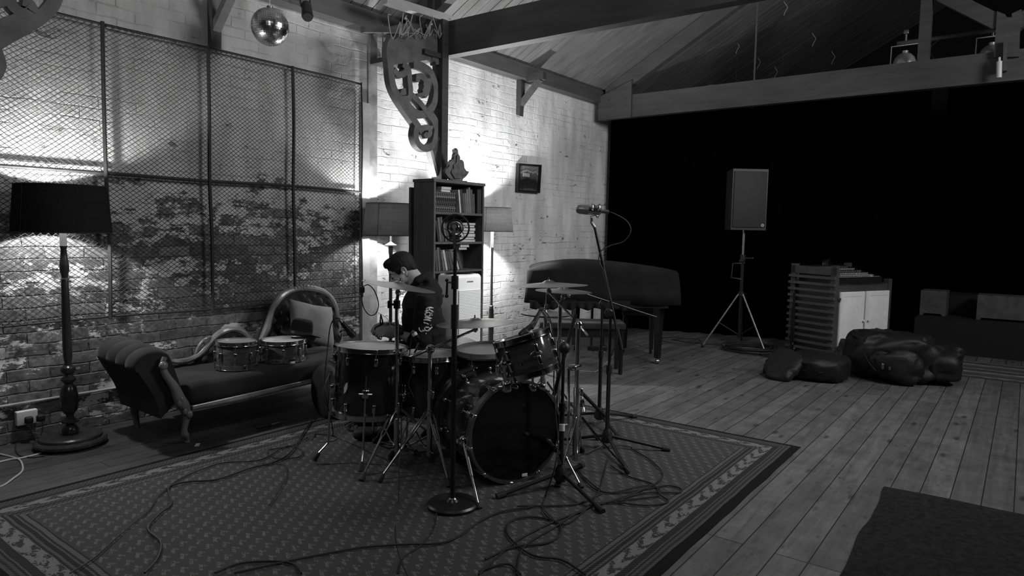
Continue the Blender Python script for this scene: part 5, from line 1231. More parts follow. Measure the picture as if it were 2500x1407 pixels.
def coil(name, c, R_, n, r, label, mat=m_rubber, seed=0, sq=.8, h=.02, cat='cable', tail=None, turns=None):
    rr = random.Random(seed); P = []; m = turns or n
    for k in range(m*14):
        a = 2*pi*k/14; w = k/(m*14); q = R_*(1+.12*sin(a*.37+seed)+.07*rr.uniform(-1, 1)*.5)
        P.append((c[0]+q*cos(a)+.02*sin(w*9+seed), c[1]+q*sin(a)*sq+.02*cos(w*7), r+.001+h*w+.006*abs(sin(a*1.5+w*4))))
    if tail: P += tail
    return tag(B().tube(sp(P, 2), r, 6).build(name, mat, ang=60), label, cat)
a = F(1832, 857); coil('cable_coil', (a.x, a.y), .27, 7, .007, 'thick coil of black cable on the floor by the loudspeaker stand', seed=2, sq=1.0, h=.05)
a = F(1900, 872); coil('cable_coil', (a.x+.05, a.y), .2, 3, .006, 'looser loop of black cable between the cable coil and the round bags', seed=5, sq=1.0)
a = F(1660, 835); coil('cable', (a.x, a.y), .2, 1, .005, 'thin black cable loop on the floor at the foot of the curtain', seed=7, sq=1.2, tail=[tuple(F(x, y, .008)) for x, y in ((1640, 829), (1700, 838), (1760, 842))])
# mixing cabinet
C0 = Vector((7.62, 1.56, 0)); rz = math.atan2(-.426, .905)
t = thing('mixing_cabinet', 'wooden cabinet with slatted side and two white doors holding the mixing desk', 'cabinet', C0, rz)
m_cab = wood('cabinet_wood', .055, .6, .3, (3, 10, 10)); m_slat = wood('slat_wood', .08, .6, .3, (10, 2, 10))
CW_, CD_, CH_ = .94, .56, .80
for x, y, z1 in ((.03, .03, .99), (.03, CD_-.03, .99), (CW_-.03, .03, .84), (CW_-.03, CD_-.03, .99)): B().bx(x-.03, x+.03, y-.03, y+.03, .0, z1).build('corner_post', m_cab, t, ang=0)
B().bx(.06, CW_-.04, .012, .03, .05, CH_).build('front_frame', m_cab, t, ang=0); B().bx(.012, CW_-.012, .012, CD_-.012, CH_-.02, CH_+.0).build('desk_board', m_cab, t, ang=0)
B().bx(.02, CW_-.02, .035, CD_-.02, .05, .075).build('bottom_board', m_cab, t, ang=0); B().bx(CW_-.03, CW_-.012, .03, CD_-.03, .05, CH_).build('end_panel', m_cab, t, ang=0); B().bx(.06, CW_-.03, CD_-.03, CD_-.012, .05, CH_).build('back_panel', m_cab, t, ang=0)
B().bx(.045, .055, .06, CD_-.06, .06, CH_).build('inner_panel', m_dark_wood, t, ang=0)
B().bx(0, .018, .0, CD_, .89, .97).build('top_slat', m_cab, t, ang=0)
for k in range(12):
    z = .07+k*.0705; B().bx(-.022, .004, -.004, CD_+.012, z, z+.026).build('slat', m_slat, t, ang=0)
m_door = plain('white_door', .85, .4, var=.06)
for k, (x0, x1) in enumerate(((.085, .47), (.50, .885))):
    z0, z1 = .075, .715; d = B().rbox(((x0+x1)/2, -.001, (z0+z1)/2), (x1-x0, .022, z1-z0), .003).build('door', m_door, t)
    b = B()
    for q in ((x0+.005, x0+.045, z0+.005, z1-.005), (x1-.045, x1-.005, z0+.005, z1-.005), (x0+.045, x1-.045, z0+.005, z0+.05), (x0+.045, x1-.045, z1-.05, z1-.005)): b.bx(q[0], q[1], -.0165, -.0125, q[2], q[3])
    b.build('door_moulding', m_door, d, ang=0)
    xk = x1-.02 if k == 0 else x0+.03; B().cyl((xk, -.012, .40), (xk, -.03, .40), .006).ell((xk, -.036, .40), (.013, .011, .013)).build('knob', m_white, d)
    xh = x0-.012 if k == 0 else x1+.012
    for z in (.13, .64): B().rbox((xh, -.006, z), (.045, .012, .03), .004).cyl((xh, -.014, z-.018), (xh, -.014, z+.018), .005).build('hinge', m_steel, d)
mx = thing('mixing_desk', 'black audio mixing desk with rows of pale knobs on the cabinet', 'mixing desk', M=Matrix.Translation(C0) @ Matrix.Rotation(rz, 4, 'Z') @ Matrix.Translation((.46, .28, CH_+.002)) @ Matrix.Rotation(radians(0), 4, 'X'))
B().prism([(-.24, 0), (.24, 0), (.24, .17), (-.24, .06)], (-.36, 0, 0), (0, 1, 0), (0, 0, 1), (.72, 0, 0)).build('console_body', m_black, mx, ang=20)
sl = math.atan2(.11, .48); TM = Matrix.Translation((0, -.24, .0605)) @ Matrix.Rotation(sl, 4, 'X')
m_knob = plain('pale_knob', .4, .5, var=.1)
for r_ in range(4):
    b = B()
    for q in range(24):
        x = -.33+q*.026; y = .12+r_*.085; b.cyl(TM @ Vector((x, y, 0)), TM @ Vector((x, y, .014)), .0065, .005, 6)
    tag(b.build('knob_row', m_knob if r_ % 2 == 0 else m_steel, mx), kind='stuff')
b = B()
for q in range(24): b.bx(-.335+q*.026, -.323+q*.026, .045, .07, 0, .01, TM)
tag(b.build('fader_row', m_knob, mx, ang=0), kind='stuff'); B().bx(-.34, .34, .015, .02, 0, .001, TM).bx(.2, .23, .02, .04, .001, .003, TM).build('panel_line', m_white, mx, ang=0)
WM = mx.matrix_basis; rr = random.Random(8)
for k in range(5):
    p = WM @ Vector((-.05+k*.02, .2, .14)); q = WM @ Vector((.05+k*.03, .27, .17))
    tag(B().tube(sp([p, p+Vector((0, 0, .05)), (p+q)/2+Vector((.0, .0, .075)), q+Vector((0, 0, .03)), WM @ Vector((.3, .29, .1)), WM @ Vector((.42, .27, .02))], 5), .004, 6).build('patch_cable', m_steel if k < 3 else m_rubber), 'patch lead looping out of the back of the mixing desk', 'cable', 'patch leads at the back of the mixing desk')
fs_ = thing('folded_stand', 'folded black stand with chrome clamps leaning on the slatted side', 'stand', (7.6, 1.9, 0))
a = F(1937, 862); top = PX(1943, 715, 7.72); B().tube([(a.x-.02, a.y, .02), (top.x-.06, top.y, top.z)], .013, 8).tube([(a.x-.04, a.y+.02, .02), (top.x-.07, top.y+.01, top.z-.15)], .01, 8).build('tube_bundle', m_blackmetal, fs_, world=True)
for k in range(3): B().cyl((a.x-.06, a.y-.02+k*.02, .06+k*.05), (a.x-.02, a.y+.0+k*.02, .08+k*.05), .011).build('clamp', m_chrome, fs_, world=True)
# bags
def bag(name, label, px, py, off, r, rot, e=.45, amp=.03, fr=5, seed=1, cat='bag', **kw):
    P = F(px, py); M = Matrix.Translation((P.x, P.y, 0)+Vector(off) if False else Vector((P.x, P.y, 0))+Vector(off)) @ Matrix.Rotation(rot[2], 4, 'Z') @ Matrix.Rotation(rot[1], 4, 'Y') @ Matrix.Rotation(rot[0], 4, 'X')
    t = thing(name, label, cat, M=M, **kw); b = B(); soft(b, (0, 0, 0), r, None, e, amp, fr, seed, 56, 26, .8); b.build('bag_body', m_case, t, ang=75); return t
c1 = bag('cymbal_bag', 'round soft black bag leaning over the other at the left of the bags', 1905, 932, (.16, .03, .12), (.17, .17, .045), (-.0, -.75, radians(-20)), amp=.012, seed=2)
c2 = bag('cymbal_bag', 'round soft black bag lying on the floor in front of the slatted side', 1985, 938, (.27, .03, .115), (.25, .25, .11), (0, -.05, 0), amp=.015, seed=5)
B().tor((0, 0, .0), (0, 0, 1), .25, .004, 48, 6).build('zip_line', m_rubber, c2)
B().rbox((-.22, .06, .05), (.012, .02, .06), .004).build('zip_pull', m_steel, c2)
d1 = bag('duffel_bag', 'big black hardware bag lying open in front of the white cabinet doors', 2150, 945, (.55, .0, .21), (.36, .40, .20), (0, .04, radians(15)), e=.5, amp=.05, fr=5, seed=9)
Dm = d1.matrix_basis.inverted(); dw = lambda px, py, d: Dm @ D(px, py, d)
dd = depth(d1.matrix_basis.translation)-.38
b = B(); soft(b, (-.3, .02, -.05), (.16, .2, .15), None, .6, .04, 6, 14, 40, 20); b.build('end_flap', m_case, d1, ang=75)
b = B(); soft(b, (.1, -.38, -.03), (.42, .18, .165), None, .6, .05, 4, 18, 40, 20); b.build('far_pocket', m_case, d1, ang=75)
for k, pts in enumerate([((2108, 838), (2130, 833), (2150, 828)), ((2110, 862), (2120, 884), (2138, 905)), ((2230, 836), (2245, 831), (2255, 836))]):
    b = B().tube([dw(x, y, dd-.02) for x, y in pts], .005, 6, flat=.5); b.build('piping', m_steel, d1)
for px, py in ((2155, 895), (2172, 897), (2178, 875)): B().rbox((0, 0, 0), (.012, .02, .05), .004, Matrix.Translation(dw(px, py, dd-.01))).build('zip_pull', m_steel, d1)
b = B(); b.tube(sp([dw(2200, 945, dd+.05), dw(2208, 925, dd-.02), dw(2215, 905, dd-.03), dw(2218, 890, dd), dw(2205, 880, dd+.03)], 5), .012, 8, flat=.3); b.build('webbing_strap', m_steel, d1)
b = B(); P = F(2062, 905); soft(b, (P.x+.25, P.y, .16), (.12, .13, .15), None, .9, .07, 9, 21, 40, 24); tag(b.build('crumpled_cloth', plain('grey_cloth', .05, .9, var=.4), ang=80), 'crumpled grey cloth between the cabinet and the open hardware bag', 'cloth')
# stage and things on it
m_stage = plain('stage_black', .004, .8); st = B().bx(9.0, 12.2, -4.5, .98, 0, .385).build('stage', m_stage, ang=0); tag(st, 'low black stage platform at the right behind the bags', 'stage')
m_box = plain('dim_painted_board', .075, .7, var=.3)
def sbox(x, y0, y1, z1, label, slots=False, d=.35):
    t = thing('stage_box', label, 'box', (x, (y0+y1)/2, .385)); b = B()
    w_ = y1-y0; h = z1-.385; b.prism([(-w_/2, .0), (-w_/2+.03, .0), (-w_/2+.05, .025), (w_/2-.05, .025), (w_/2-.03, .0), (w_/2, 0), (w_/2, h), (-w_/2, h)], (0, 0, 0), (0, 1, 0), (0, 0, 1), (d, 0, 0)); b.build('box_body', m_box, t)
    if slots:
        for z in (.12, .2): B().rbox((-.002, -.27, z), (.012, .2, .035), .005).build('handle_slot', m_black, t)
    return t
sbox(9.32, .71, 1.0-.03, .675, 'dim pale box on the low stage just right of the curtain edge'); sbox(9.25, -.75, .41, .665, 'wide dim box with two slot handles on the stage at the right edge', True)
t = tag(B().bx(9.75, 10.2, .3, .95, .385, .62).build('stage_crate', m_stage, ang=0), 'dark low crate at the back between the two pale stage boxes', 'crate')
# stage lanterns over the far truss, pipe, hanging hooks
m_alu = plain('polished_aluminium', .6, .3, .6)
def parcan(px, py, x, label, w_=30):
    P = PX(px, py, x); t = thing('stage_light', label, 'stage light', P, group='chrome stage lanterns behind the far truss')
    s = .1; B().lathe([(.0, .12), (.03, .118), (.06, .105), (.09, .07), (.108, .02), (.112, -.06), (.12, -.065), (.12, -.08)], Matrix.Rotation(radians(-20), 4, 'Y') , 32).cyl((0, 0, .11), (0, 0, .14), .03).build('can', m_alu, t)
    B().tube([(0, .13, 0), (0, .13, .2), (0, -.13, .2), (0, -.13, 0)], .007, 6).build('yoke', m_white, t); B().cyl((0, 0, .2), (0, 0, .34), .012).rbox((0, 0, .33), (.05, .05, .05), .01).build('hook_clamp', m_steel, t); return P
P1 = parcan(2208, 158, 8.25, 'chrome stage lantern in a square yoke above the far truss beam')
P2 = parcan(2420, 140, 8.25, 'chrome stage lantern partly hidden by the notched king block')
a, c_ = PX(2190, 107, 8.25), PX(2440, 73, 8.25); tag(B().tube([a, c_+(c_-a)*.6], .022, 10).build('lighting_bar', m_beam), 'wooden bar carrying the stage lanterns behind the far truss', 'bar')
tag(B().tube(sp([PX(2225, 150, 8.2), PX(2250, 165, 8.15), PX(2280, 150, 8.15), PX(2270, 120, 8.2), PX(2300, 95, 8.24), PX(2370, 85, 8.24)], 5), .005, 6).build('lamp_cable', m_rubber), 'cable sagging from the stage lantern along the wooden bar', 'cable')
for i, (px, y0, y1, x) in enumerate([(1801, 98, 205, 9.3), (1853, 138, 215, 10.2), (1919, 2, 203, 9.0), (1988, 80, 195, 9.8), (2035, 125, 195, 10.6), (1895, 162, 215, 10.9), (1932, 185, 208, 11.4)]):
    a, c_ = PX(px, y0, x), PX(px-3, y1+30, x); s = .022; t = thing('hanging_hook', 'wire double hook on a string hanging in the dark beyond the far truss', 'hook', a, group='wire hooks beyond the far truss')
    B().tube(sp([Vector((0, math.cos(k*.8)*s*(1 if k < 5 else .7), -k*.022)) for k in range(9)], 3), .004, 5).build('hook', m_paper, t)
    B().tube([(0, 0, -.17), (0, 0, c_.z-a.z)], .0028, 5).tube([(0, .01, 0), (0, .01, roofz(a.y)-a.z-.02)], .0015, 4).build('string', m_steel, t)
a, c_ = PX(1840, -60, 8.3), PX(1833, 262, 7.98); tag(B().tube([Vector((8.05, c_.y, c_.z)), Vector((8.05, c_.y+.0, roofz(c_.y)-.02))], .011, 8).build('tie_rod', m_beam), 'thin vertical rod hanging beside the far truss beam', 'rod')
tag(B().tube(sp([PX(1732, 215, 8.1), PX(1736, 207, 8.1), PX(1790, 215, 8.1), PX(1826, 214, 8.1)], 4), .005, 6).build('wire_loop', m_steel), 'wire lying along the top of the far truss beam', 'wire')
B().cyl(PX(2439, 190, 7.8), PX(2440, 150, 7.8), .022).cyl(PX(2440, 150, 7.8), PX(2440, 140, 7.8), .01).build('turnbuckle', m_white, T2, world=True)
# ---------------------------------------------------------------- microphones and their stands
def micbody(t, p, q, r0=.012, r1=.018, m=m_black, grille=True, headlen=.045):
    p, q = Vector(p), Vector(q); d = (q-p).normalized(); L = (q-p).length
    B().tube([p, p+d*(L-headlen)], [r0, r1*.92], 14).build('mic_body', m, t, world=True)
    B().tube([q-d*headlen, q-d*headlen*.9, q-d*.012, q-d*.003], [r1*.95, r1*1.12, r1*1.12, r1*.7], 16).build('mic_grille', m_steel if grille else m_black, t, world=True)
    B().tube([p-d*.022, p-d*.002], [.0095, .0095], 10).build('cable_plug', m_steel, t, world=True)
# round-base stand with microphone in a ring
base = F(1105, 1240); base.z = 0; dm = depth((base.x, base.y, .8))
t = thing('microphone_stand', 'black straight microphone stand with heavy round base nearest the camera', 'microphone stand', base)
B().lathe([(.118, .0), (.121, .006), (.121, .022), (.112, .03), (.03, .034), (.022, .045), (.0, .045)], n=48).build('round_base', m_blackmetal, t)
B().lathe([(.018, .03), (.022, .034), (.022, .043), (.014, .05)], n=20).build('base_collar', m_chrome, t)
zt = zat(base, 600); B().cyl((0, 0, .03), (0, 0, zt*.72), .0125).build('lower_tube', m_blackmetal, t); B().cyl((0, 0, zt*.7), (0, 0, zt), .0085).build('upper_tube', m_blackmetal, t)
B().cyl((0, 0, zt*.69), (0, 0, zt*.78), .0165).build('clutch', m_black, t)
zc = zat(base, 690); B().cyl((0, 0, zc-.03), (0, 0, zc+.03), .0165).tube([(0, 0, zc+.0), AR*-.035+UP*zc, AR*-.037+UP*(zc-.06)], .0055, 8).ell(AR*-.037+UP*(zc-.062), .009).ell(AR*-.037+UP*(zc+.01), .008).build('clamp_lever', m_black, t)
mp = D(1112, 557, dm); t = thing('studio_microphone', 'large chrome studio microphone in a round ring mount in front of the bookcase', 'microphone', mp)
fw = (-AF).normalized()
B().tor((0, 0, 0), fw, .062, .0042, 48, 8).build('mount_ring', m_black, t); B().tor(fw*.02, fw, .036, .003, 36, 6).build('inner_ring', m_black, t)
b = B()
for k in range(8):
    a = 2*pi*k/8; u, v, _ = frame(fw); b.tube([(u*cos(a)+v*sin(a))*.06, fw*.01+(u*cos(a+.35)+v*sin(a+.35))*.036], .0016, 5)
b.build('elastic_bands', m_rubber, t)
B().lathe([(0, -.11), (.02, -.108), (.03, -.09), (.031, .0), (.027, .035), (.02, .04), (.019, .052), (0, .053)], axmat((0, 0, 0), fw), 32).build('mic_body', m_chrome, t)
B().tube([fw*.07+UP*-.0, fw*.075+UP*-.012, fw*.06+UP*-.09, UP*-.13], .005, 8).cyl(fw*.05, fw*.078, .01).build('swivel_arm', m_steel, t)
B().cyl(UP*-.062, (base+UP*zt-mp), .008).build('mount_stem', m_blackmetal, t)
def mstand(bx, zt, label, angs, leg=.3, low=.05, r=.0105):
    bx = Vector((bx.x, bx.y, 0)); t = thing('microphone_stand', label, 'microphone stand', bx)
    B().tube([UP*.045, UP*.06, UP*.1, UP*.13], [.024, .036, .03, .016], 12).build('leg_hub', m_black, t)
    for a in angs:
        e = Vector((cos(a), sin(a), 0)); lg = B().cyl(e*.02+UP*.085, e*leg+UP*.02, .0095).build('leg', m_blackmetal, t); B().tube([e*(leg-.035)+UP*.026, e*(leg+.012)+UP*.017], [.0155, .016], 10).build('rubber_foot', m_rubber, lg)
    B().cyl(UP*.09, UP*(zt*.6), .0125 if r > .01 else r).build('lower_tube', m_blackmetal, t); B().cyl(UP*(zt*.58), UP*zt, r*.8).build('upper_tube', m_blackmetal, t); B().cyl(UP*(zt*.56), UP*(zt*.62), .0175).build('clutch', m_black, t)
    return t, bx
ang = lambda b_, px, py: (lambda v: math.atan2(v.y, v.x))(F(px, py)-b_)
def adj(p, q): return (F(*q)-p).length
# stand right in front of the bass drum
b2_ = F(1368, 1196); d_ = depth((b2_.x, b2_.y, .5)); tp = D(1378, 850, d_)
t, bb = mstand(b2_, tp.z, 'black tripod boom stand directly in front of the right side of the bass drum', [ang(b2_, 1232, 1219), ang(b2_, 1468, 1257), ang(b2_, 1405, 1160)], .34)
B().ell(tp, .03).cyl(tp-AF*.02, tp+AF*.04, .02).build('boom_pivot', m_black, t, world=True); B().cyl(D(1405, 768, d_+.05), D(1352, 965, d_+.0), .0095).build('boom_arm', m_blackmetal, t, world=True)
B().cyl(D(1372, 1036, d_-.0), D(1372, 1052, d_), .0145).build('tape_band', m_white, t, world=True)
# kick microphone on a low arm
kp, kq = D(1361, 1103, d_+.02), D(1333, 1078, d_+.2)
t = thing('kick_microphone', 'small microphone with silver collar and paper tag at the bass drum head', 'microphone', kq)
micbody(t, kp, kq, .012, .02, m_black, False); B().cyl(kp.lerp(kq, .1), kp.lerp(kq, .25), .0155).build('silver_collar', m_chrome, t, world=True)
B().tube([kp, D(1360, 1115, d_), D(1368, 1135, d_)], .008, 6, flat=.2).build('paper_tag', m_steel, t, world=True)
B().cyl(kp.lerp(kq, .2), Vector((b2_.x, b2_.y, kp.z-.02)), .006).build('short_arm', m_black, t, world=True)
# two tall stands at the right
b3_ = F(1481, 1098); d_ = depth((b3_.x, b3_.y, .8)); tp = D(1487, 765, d_)
t, bb = mstand(b3_, tp.z, 'tall black tripod stand with steep boom carrying the horizontal studio microphone', [ang(b3_, 1540, 1095+6), ang(b3_, 1556, 1185), ang(b3_, 1395, 1090)], .36)
B().ell(tp, .028).cyl(tp-AF*.035, tp+AF*.035, .018).build('boom_pivot', m_black, t, world=True)
bt = D(1452, 556, d_+.0); be = D(1517, 855, d_-.0); B().cyl(bt, be, .0085).cyl(bt.lerp(be, .27), bt.lerp(be, .31), .0125).build('boom_arm', m_blackmetal, t, world=True); B().cyl(be.lerp(bt, .0), be.lerp(bt, .18), .014).build('counterweight', m_black, t, world=True)
b3b = b3_; d3b = d_
mc = D(1445, 514, d_); mdir = (D(1402, 511, d_)-D(1466, 517, d_)).normalized()
t = thing('studio_microphone', 'silver studio microphone lying horizontally in a cradle at the end of the wall', 'microphone', mc)
L_ = lambda k: mdir*k
B().tube([L_(-.055), L_(-.045), L_(-.01), L_(.02)], [.016, .026, .027, .027], 24).build('mic_body', m_chrome, t)
B().tube([L_(.02), L_(.03), L_(.075), L_(.09), L_(.094)], [.027, .028, .027, .02, .008], 24).build('mic_grille', plain('mic_mesh', .22, .4, .6), t)
B().tube([L_(-.055), L_(-.1)], [.012, .012], 14).build('cable_plug', m_steel, t)
b = B(); u, v, _ = frame(mdir)
for s in (-.04, .0): b.tor(L_(s), mdir, .044, .0022, 32, 6)
for k in range(6):
    a = 2*pi*k/6; e = u*cos(a)+v*sin(a); b.tube([L_(-.04)+e*.044, L_(-.02)+e*.03, L_(.0)+e*.044], .002, 5); b.ell(L_(.0)+e*.046, .004)
b.build('shock_cradle', m_chrome, t); B().cyl(-UP*.044, -UP*.075, .008).cyl(-UP*.07, bt-mc, .01).build('mount_stem', m_steel, t)
pts = [mc-mdir*.1, D(1500, 522, d_), D(1530, 540, d_+.02), D(1540, 565, d_+.02), D(1522, 590, d_+.02), D(1490, 600, d_), D(1466, 615, d_-.02), D(1463, 640, d_-.02), D(1475, 665, d_-.03), D(1482, 700, d_-.03), D(1497, 760, d_-.03), D(1507, 830, d_-.03), D(1492, 870, d_-.03), D(1484, 960, d_-.03), D(1482, 1060, d_-.03)]
tag(B().tube(sp(pts, 6), .0035, 6).build('microphone_cable', m_rubber), 'thin black cable arching from the horizontal microphone down its stand', 'cable')
b4_ = F(1462, 1040); d_ = depth((b4_.x, b4_.y, .8)); tp = D(1472, 742, d_)
t, bb = mstand(b4_, tp.z, 'tall black tripod stand with thin sloping boom over the right cymbals', [ang(b4_, 1535, 1026), ang(b4_, 1512, 1077), ang(b4_, 1392, 1028)], .33)
B().ell(tp, .026).cyl(tp-AF*.03, tp+AF*.03, .017).build('boom_pivot', m_black, t, world=True); ba, bc_ = D(1422, 716, d_-.05), D(1603, 775, d_+.05); B().cyl(ba, bc_, .006).build('boom_arm', m_blackmetal, t, world=True)
B().cyl(D(1414, 953, d_-.1), D(1478, 1018, d_), .012).cyl(D(1474, 1010, d_), Vector((b4_.x, b4_.y, D(1470, 1020, d_).z)), .012).build('low_arm', m_blackmetal, t, world=True)
t = thing('pencil_microphone', 'slim microphone at the tip of the thin boom above the lower crash cymbal', 'microphone', ba); micbody(t, ba-AR*.0, ba-AR*.10+UP*-.02, .009, .0105, m_black, True, .02)
t = thing('snare_microphone', 'black microphone with silver neck hanging from the low arm right of the bass drum', 'microphone', D(1424, 985, d_)); micbody(t, D(1421, 978, d_-.05), D(1424, 1012, d_-.08), .013, .017, m_black)
# clip microphones on drums
d_ = 3.66; t = thing('tom_microphone', 'black microphone clipped to the rim of the left floor tom', 'microphone', D(848, 803, d_)); micbody(t, D(835, 788, d_), D(866, 824, d_+.05), .012, .0175, m_black, False, .05)
B().tube([D(846, 802, d_+.02), D(835, 812, d_+.02), D(832, 828, d_+.03), D(826, 838, d_+.03)], .006, 8).cyl(D(836, 806, d_+.01), D(830, 812, d_+.01), .01).build('rim_clip', m_chrome, t, world=True)
tag(B().tube(sp([D(834, 787, d_), D(828, 778, d_), D(815, 780, d_), D(806, 800, d_), D(801, 840, d_), D(797, 880, d_-.04), D(793, 930, d_-.04), D(800, 990, d_), F(812, 1065, .01), F(770, 1068, .008), F(765, 1080, .008), F(812, 1078, .01), F(820, 1066, .012), F(772, 1060, .014), F(768, 1068, .012)], 6), .0032, 6).build('microphone_cable', m_rubber), 'cable from the left floor tom microphone running down to the rug', 'cable')
d_ = 3.72; t = thing('tom_microphone', 'black microphone with silver collar clipped to the second floor tom by the elbow', 'microphone', D(1022, 830, d_)); micbody(t, D(1012, 816, d_), D(1036, 850, d_+.06), .013, .018, m_black, False, .05); B().cyl(D(1010, 813, d_), D(1014, 820, d_), .015).build('silver_collar', m_paper, t, world=True)
B().tube([D(1024, 836, d_+.02), D(1018, 850, d_+.03), D(1012, 862, d_+.03)], .006, 8).build('rim_clip', m_chrome, t, world=True)
tag(B().tube(sp([D(1010, 813, d_), D(1003, 835, d_), D(1000, 880, d_-.02), D(1006, 905, d_-.04), D(997, 940, d_-.04), D(1010, 970, d_-.05), D(1014, 1000, d_-.02), D(985, 1060, d_-.1), D(975, 1130, d_-.3), F(972, 1230, .008), F(965, 1290, .008), F(972, 1350, .008), F(997, 1412, .008)], 6), .0032, 6).build('microphone_cable', m_rubber), 'cable from the second floor tom running down and across the rug to the front', 'cable')
d_ = 3.35; t = thing('tom_microphone', 'black microphone pointing down at the rack tom, on a short arm', 'microphone', D(1290, 808, d_)); micbody(t, D(1298, 795, d_), D(1268, 823, d_-.02), .012, .0165, m_black, False, .05); B().tube([D(1320, 757, d_+.06), D(1306, 785, d_+.02), D(1296, 800, d_)], [.0075, .013, .015], 10).build('short_arm', m_black, t, world=True)
B().tube([D(1320, 757, d_+.06), D(1345, 790, d_+.1), D(1352, 850, d_+.03), D(1346, 842, d_)], .006, 8).build('rim_clip', m_chrome, t, world=True)
tag(B().tube(sp([D(1318, 757, 3.4), D(1330, 760, 3.4), D(1345, 785, 3.38), D(1350, 830, 3.35), D(1353, 880, 3.3), D(1352, 940, 3.3), D(1356, 1000, 3.26), D(1362, 1080, 3.2), D(1352, 1150, 3.15), F(1330, 1215, .008), F(1326, 1240, .008), F(1352, 1270, .008), F(1378, 1290, .008)], 6), .003, 6).build('microphone_cable', m_rubber), 'cable dropping from the rack tom microphone past the bass drum', 'cable')
tag(B().tube(sp([D(1352, 842, 3.28), D(1340, 812, 3.3), D(1328, 812, 3.28), D(1330, 835, 3.26), D(1336, 848, 3.24)], 5), .004, 6).build('silver_lead', m_steel), 'short silver lead looped at the top of the rack tom', 'cable')
# mic hanging on the left crash edge with its cable loop
d_ = depth(t1)-.02; t = thing('clip_microphone', 'small black microphone hanging by its cable from the left edge of the crash cymbal', 'microphone', D(885, 705, d_)); B().rbox(D(884, 708, d_), (.02, .03, .035), .008).build('mic_body', m_black, t, world=True); B().tube(sp([D(884, 700, d_), D(884, 690, d_), D(893, 684, d_)], 5), .0022, 6).build('clip_wire', m_black, t, world=True)
tag(B().tube(sp([D(886, 700, d_), D(900, 696, d_), D(915, 712, d_), D(924, 742, d_), D(918, 765, d_), D(903, 770, d_), D(888, 752, d_), D(882, 720, d_), D(881, 712, d_)], 6), .0028, 6).build('cable_loop', m_rubber), 'thin cable loop hanging in the air below the left end of the crash cymbal', 'cable')
tag(B().tube(sp([D(920, 762, d_+.2), D(945, 778, d_+.2), D(955, 800, d_+.2), D(965, 822, d_+.15)], 5), .0014, 5).build('thin_wire', m_steel), 'hair-thin wire curving past the raised hands', 'wire')
# ---------------------------------------------------------------- cables on the rug
z6 = lambda L: [(x/1.923, 1000+y/1.923) for x, y in L]; z7 = lambda L: [(1200+x/1.923, 900+y/1.923) for x, y in L]
def floor_cable(pts, label, r=.0036, m=m_rubber, z=.0145, seed=0):
    P = []; rr = random.Random(seed)
    for i, q in enumerate(pts):
        p = F(*q); p.z = z+r*(.4+.8*rr.random()); P.append(p)
    return tag(B().tube(sp(P, 5), r, 6).build('floor_cable', m), label, 'cable', None)
fc = floor_cable
fc(z6([(1475, 45), (1420, 130), (1360, 220), (1280, 265), (1180, 290), (1020, 345), (900, 355), (820, 370), (790, 390), (805, 460), (750, 510), (695, 580), (755, 645), (740, 720), (680, 790)]), 'thick black cable from the drum case winding across the left of the rug', .0045, seed=1)
fc(z6([(1445, 145), (1370, 185), (1260, 205), (1290, 240), (1400, 240), (1415, 205), (1350, 185), (1250, 240), (1180, 258), (1050, 265), (940, 300), (830, 350), (740, 430), (700, 490), (620, 560), (540, 630), (440, 720), (330, 790)]), 'thin black cable with a small loop running to the bottom left corner', .003, seed=2)
fc(z6([(1230, 270), (1290, 270), (1340, 280), (1345, 330), (1310, 400), (1265, 465)]), 'short faint end of cable curling on the lit part of the rug', .0025, seed=3)
fc(z6([(2050, 470), (2040, 570), (1985, 650), (1900, 710), (1870, 790)]), 'black cable leading forward from the round microphone base', .0032, seed=4)
fc(z6([(1100, 790), (1350, 735), (1500, 705), (1700, 670), (1900, 655), (2060, 650), (2160, 610), (2250, 545), (2350, 500), (2500, 475)])+z7([(120, 665), (330, 660), (430, 645), (520, 600)]), 'long black cable sweeping across the front of the rug to the right', .004, seed=5)
fc(z6([(1010, 790), (1130, 745), (1300, 735), (1380, 750), (1415, 790)]), 'black cable arc at the bottom edge of the rug, left of centre', .0045, seed=6)
fc(z7([(545, 440), (530, 500), (500, 600), (440, 680), (340, 750), (250, 700), (245, 640), (300, 560)]), 'black cable curling round the feet of the stand before the bass drum', .0035, seed=7)
fc(z7([(-30, 915), (100, 860), (250, 840), (320, 800), (310, 740), (200, 715), (100, 730), (70, 780), (110, 840), (200, 900), (330, 920), (440, 990)]), 'black cable loop in the front tangle, bottom centre', .0042, seed=8)
fc(z7([(560, 470), (640, 520), (760, 560), (790, 610), (830, 640), (740, 660), (620, 650), (610, 630), (720, 600), (870, 600), (890, 580), (830, 565), (760, 575), (600, 600), (480, 580), (400, 480)]), 'black cable looping widest to the right over the rug border', .0038, seed=9)
fc(z7([(655, 390), (740, 440), (800, 500), (790, 540), (700, 590), (560, 640), (430, 680), (300, 760), (150, 860), (120, 990)]), 'black cable from the right tripod foot to the front tangle', .0038, seed=10)
fc(z7([(430, 520), (500, 580), (560, 600), (690, 570), (770, 570), (790, 610), (700, 625), (560, 640)]), 'black cable lying close behind the right tangle', .0035, seed=11)
fc(z7([(620, 650), (500, 650), (420, 690), (330, 720), (220, 770), (100, 840), (-20, 950), (-60, 990)]), 'black cable running diagonally through the front tangle', .004, seed=12)
fc(z7([(-60, 975), (30, 945), (90, 945), (135, 990)]), 'black cable arc touching the bottom edge of the picture, centre', .004, seed=13)
fc(z7([(600, 300), (570, 340), (520, 380), (600, 375), (660, 385)]), 'thin cable between the two right tripods', .0028, seed=14)
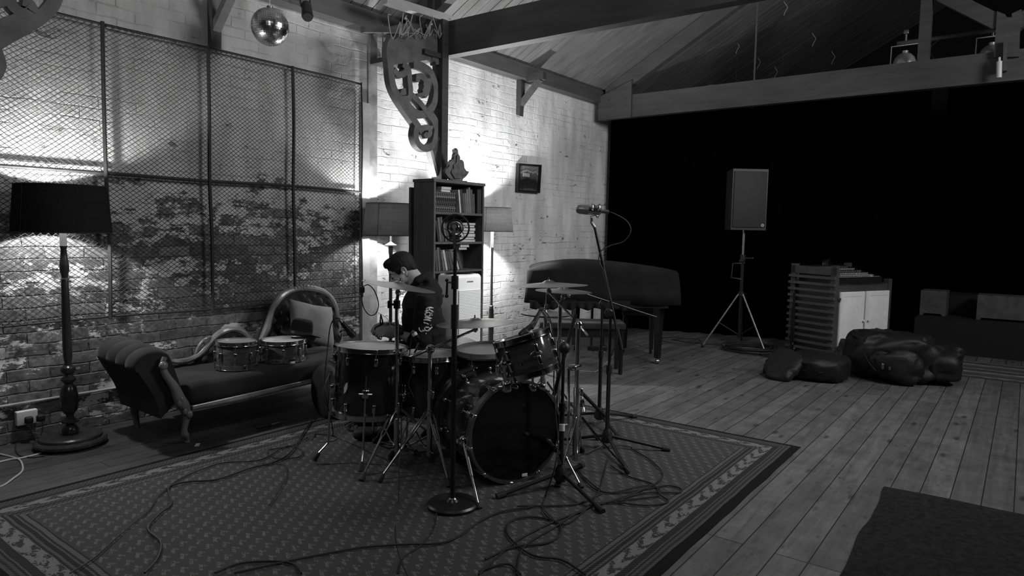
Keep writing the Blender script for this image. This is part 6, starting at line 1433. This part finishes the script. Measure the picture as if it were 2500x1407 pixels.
a = F(893, 1050); coil('cable_coil', (a.x, a.y), .1, 3, .0032, 'small loose coil of cable on the rug under the left floor tom', seed=3, sq=1.1, h=.012)
bpy.data.objects['cable_coil.002' if 'cable_coil.002' in bpy.data.objects else 'cable_coil'].location.z += .012
# mains cords at the left edge
fc([(0, 1112), (30, 1118), (50, 1128), (55, 1150), (35, 1170), (0, 1190), (-30, 1180), (-20, 1140), (20, 1126), (50, 1122), (95, 1110), (108, 1104)], 'white mains cable looped on the floor at the left edge', .0048, m_wcable, .001, seed=15)
fc([(62, 1048), (45, 1065), (38, 1090), (45, 1112), (75, 1119), (110, 1115)], 'black cord curling from the wall socket to the lamp base', .0035, m_rubber, .001, seed=16)
fc([(1500, 867), (1460, 905), (1440, 908), (1400, 905)], 'thin pale strip of cable on the floorboards under the bench', .003, m_wcable, .0005, seed=17)
# ---------------------------------------------------------------- things stored over the near truss
a = [(939, 0, 1152, 66, .07, m_pale, 'pale batten lying across the top of the near truss'), (885, 72, 1075, 76, .05, m_beam, 'grey plank stored on top of the near truss, behind the pale batten'), (960, 70, 1070, 50, .05, m_beam, 'short dark plank stored over the near truss')]
for i, (x0, y0, x1, y1, w_, m, lab) in enumerate(a):
    z = 3.1; p, q = F(x0, y0, z), F(x1, y1, z)
    if i: p = PY(x0, y0, 4.15+.1*i); q = PY(x1, y1, 4.12+.12*i)
    tag(bar(p, q, w_*.9, w_).build('stored_plank', m, ang=0), lab, 'plank')
rr = random.Random(12); P0_ = PY(1010, 62, 4.0)
for k in range(5):
    x = 955+k*26; pts = [PY(x+rr.uniform(-6, 6), 34+rr.uniform(-4, 6), 3.98+rr.uniform(0, .06))]
    for j in range(7): pts.append(PY(x+rr.uniform(-12, 20)+j*4, 40+abs(sin(j*1.7+k))*55, 3.97+rr.uniform(0, .05)))
    tag(B().tube(sp(pts, 4), .0035, 5).build('tangled_wire', m_wcable), 'pale loose wire tangled on the near truss above the carved bracket', 'wire', 'loose wires hanging over the near truss')
tag(B().tube([PY(934, 60, 4.25), PY(935, 140, 4.25)], .006, 6).build('hanging_rod', m_steel), 'thin rod hanging left of the carved bracket', 'rod')
tag(B().bx(4.07, 4.28, 4.0, 4.66, 2.72, 2.76).build('cross_stick', m_dark_wood, ang=0), 'short dark stick from the pier towards the carved bracket', 'stick')
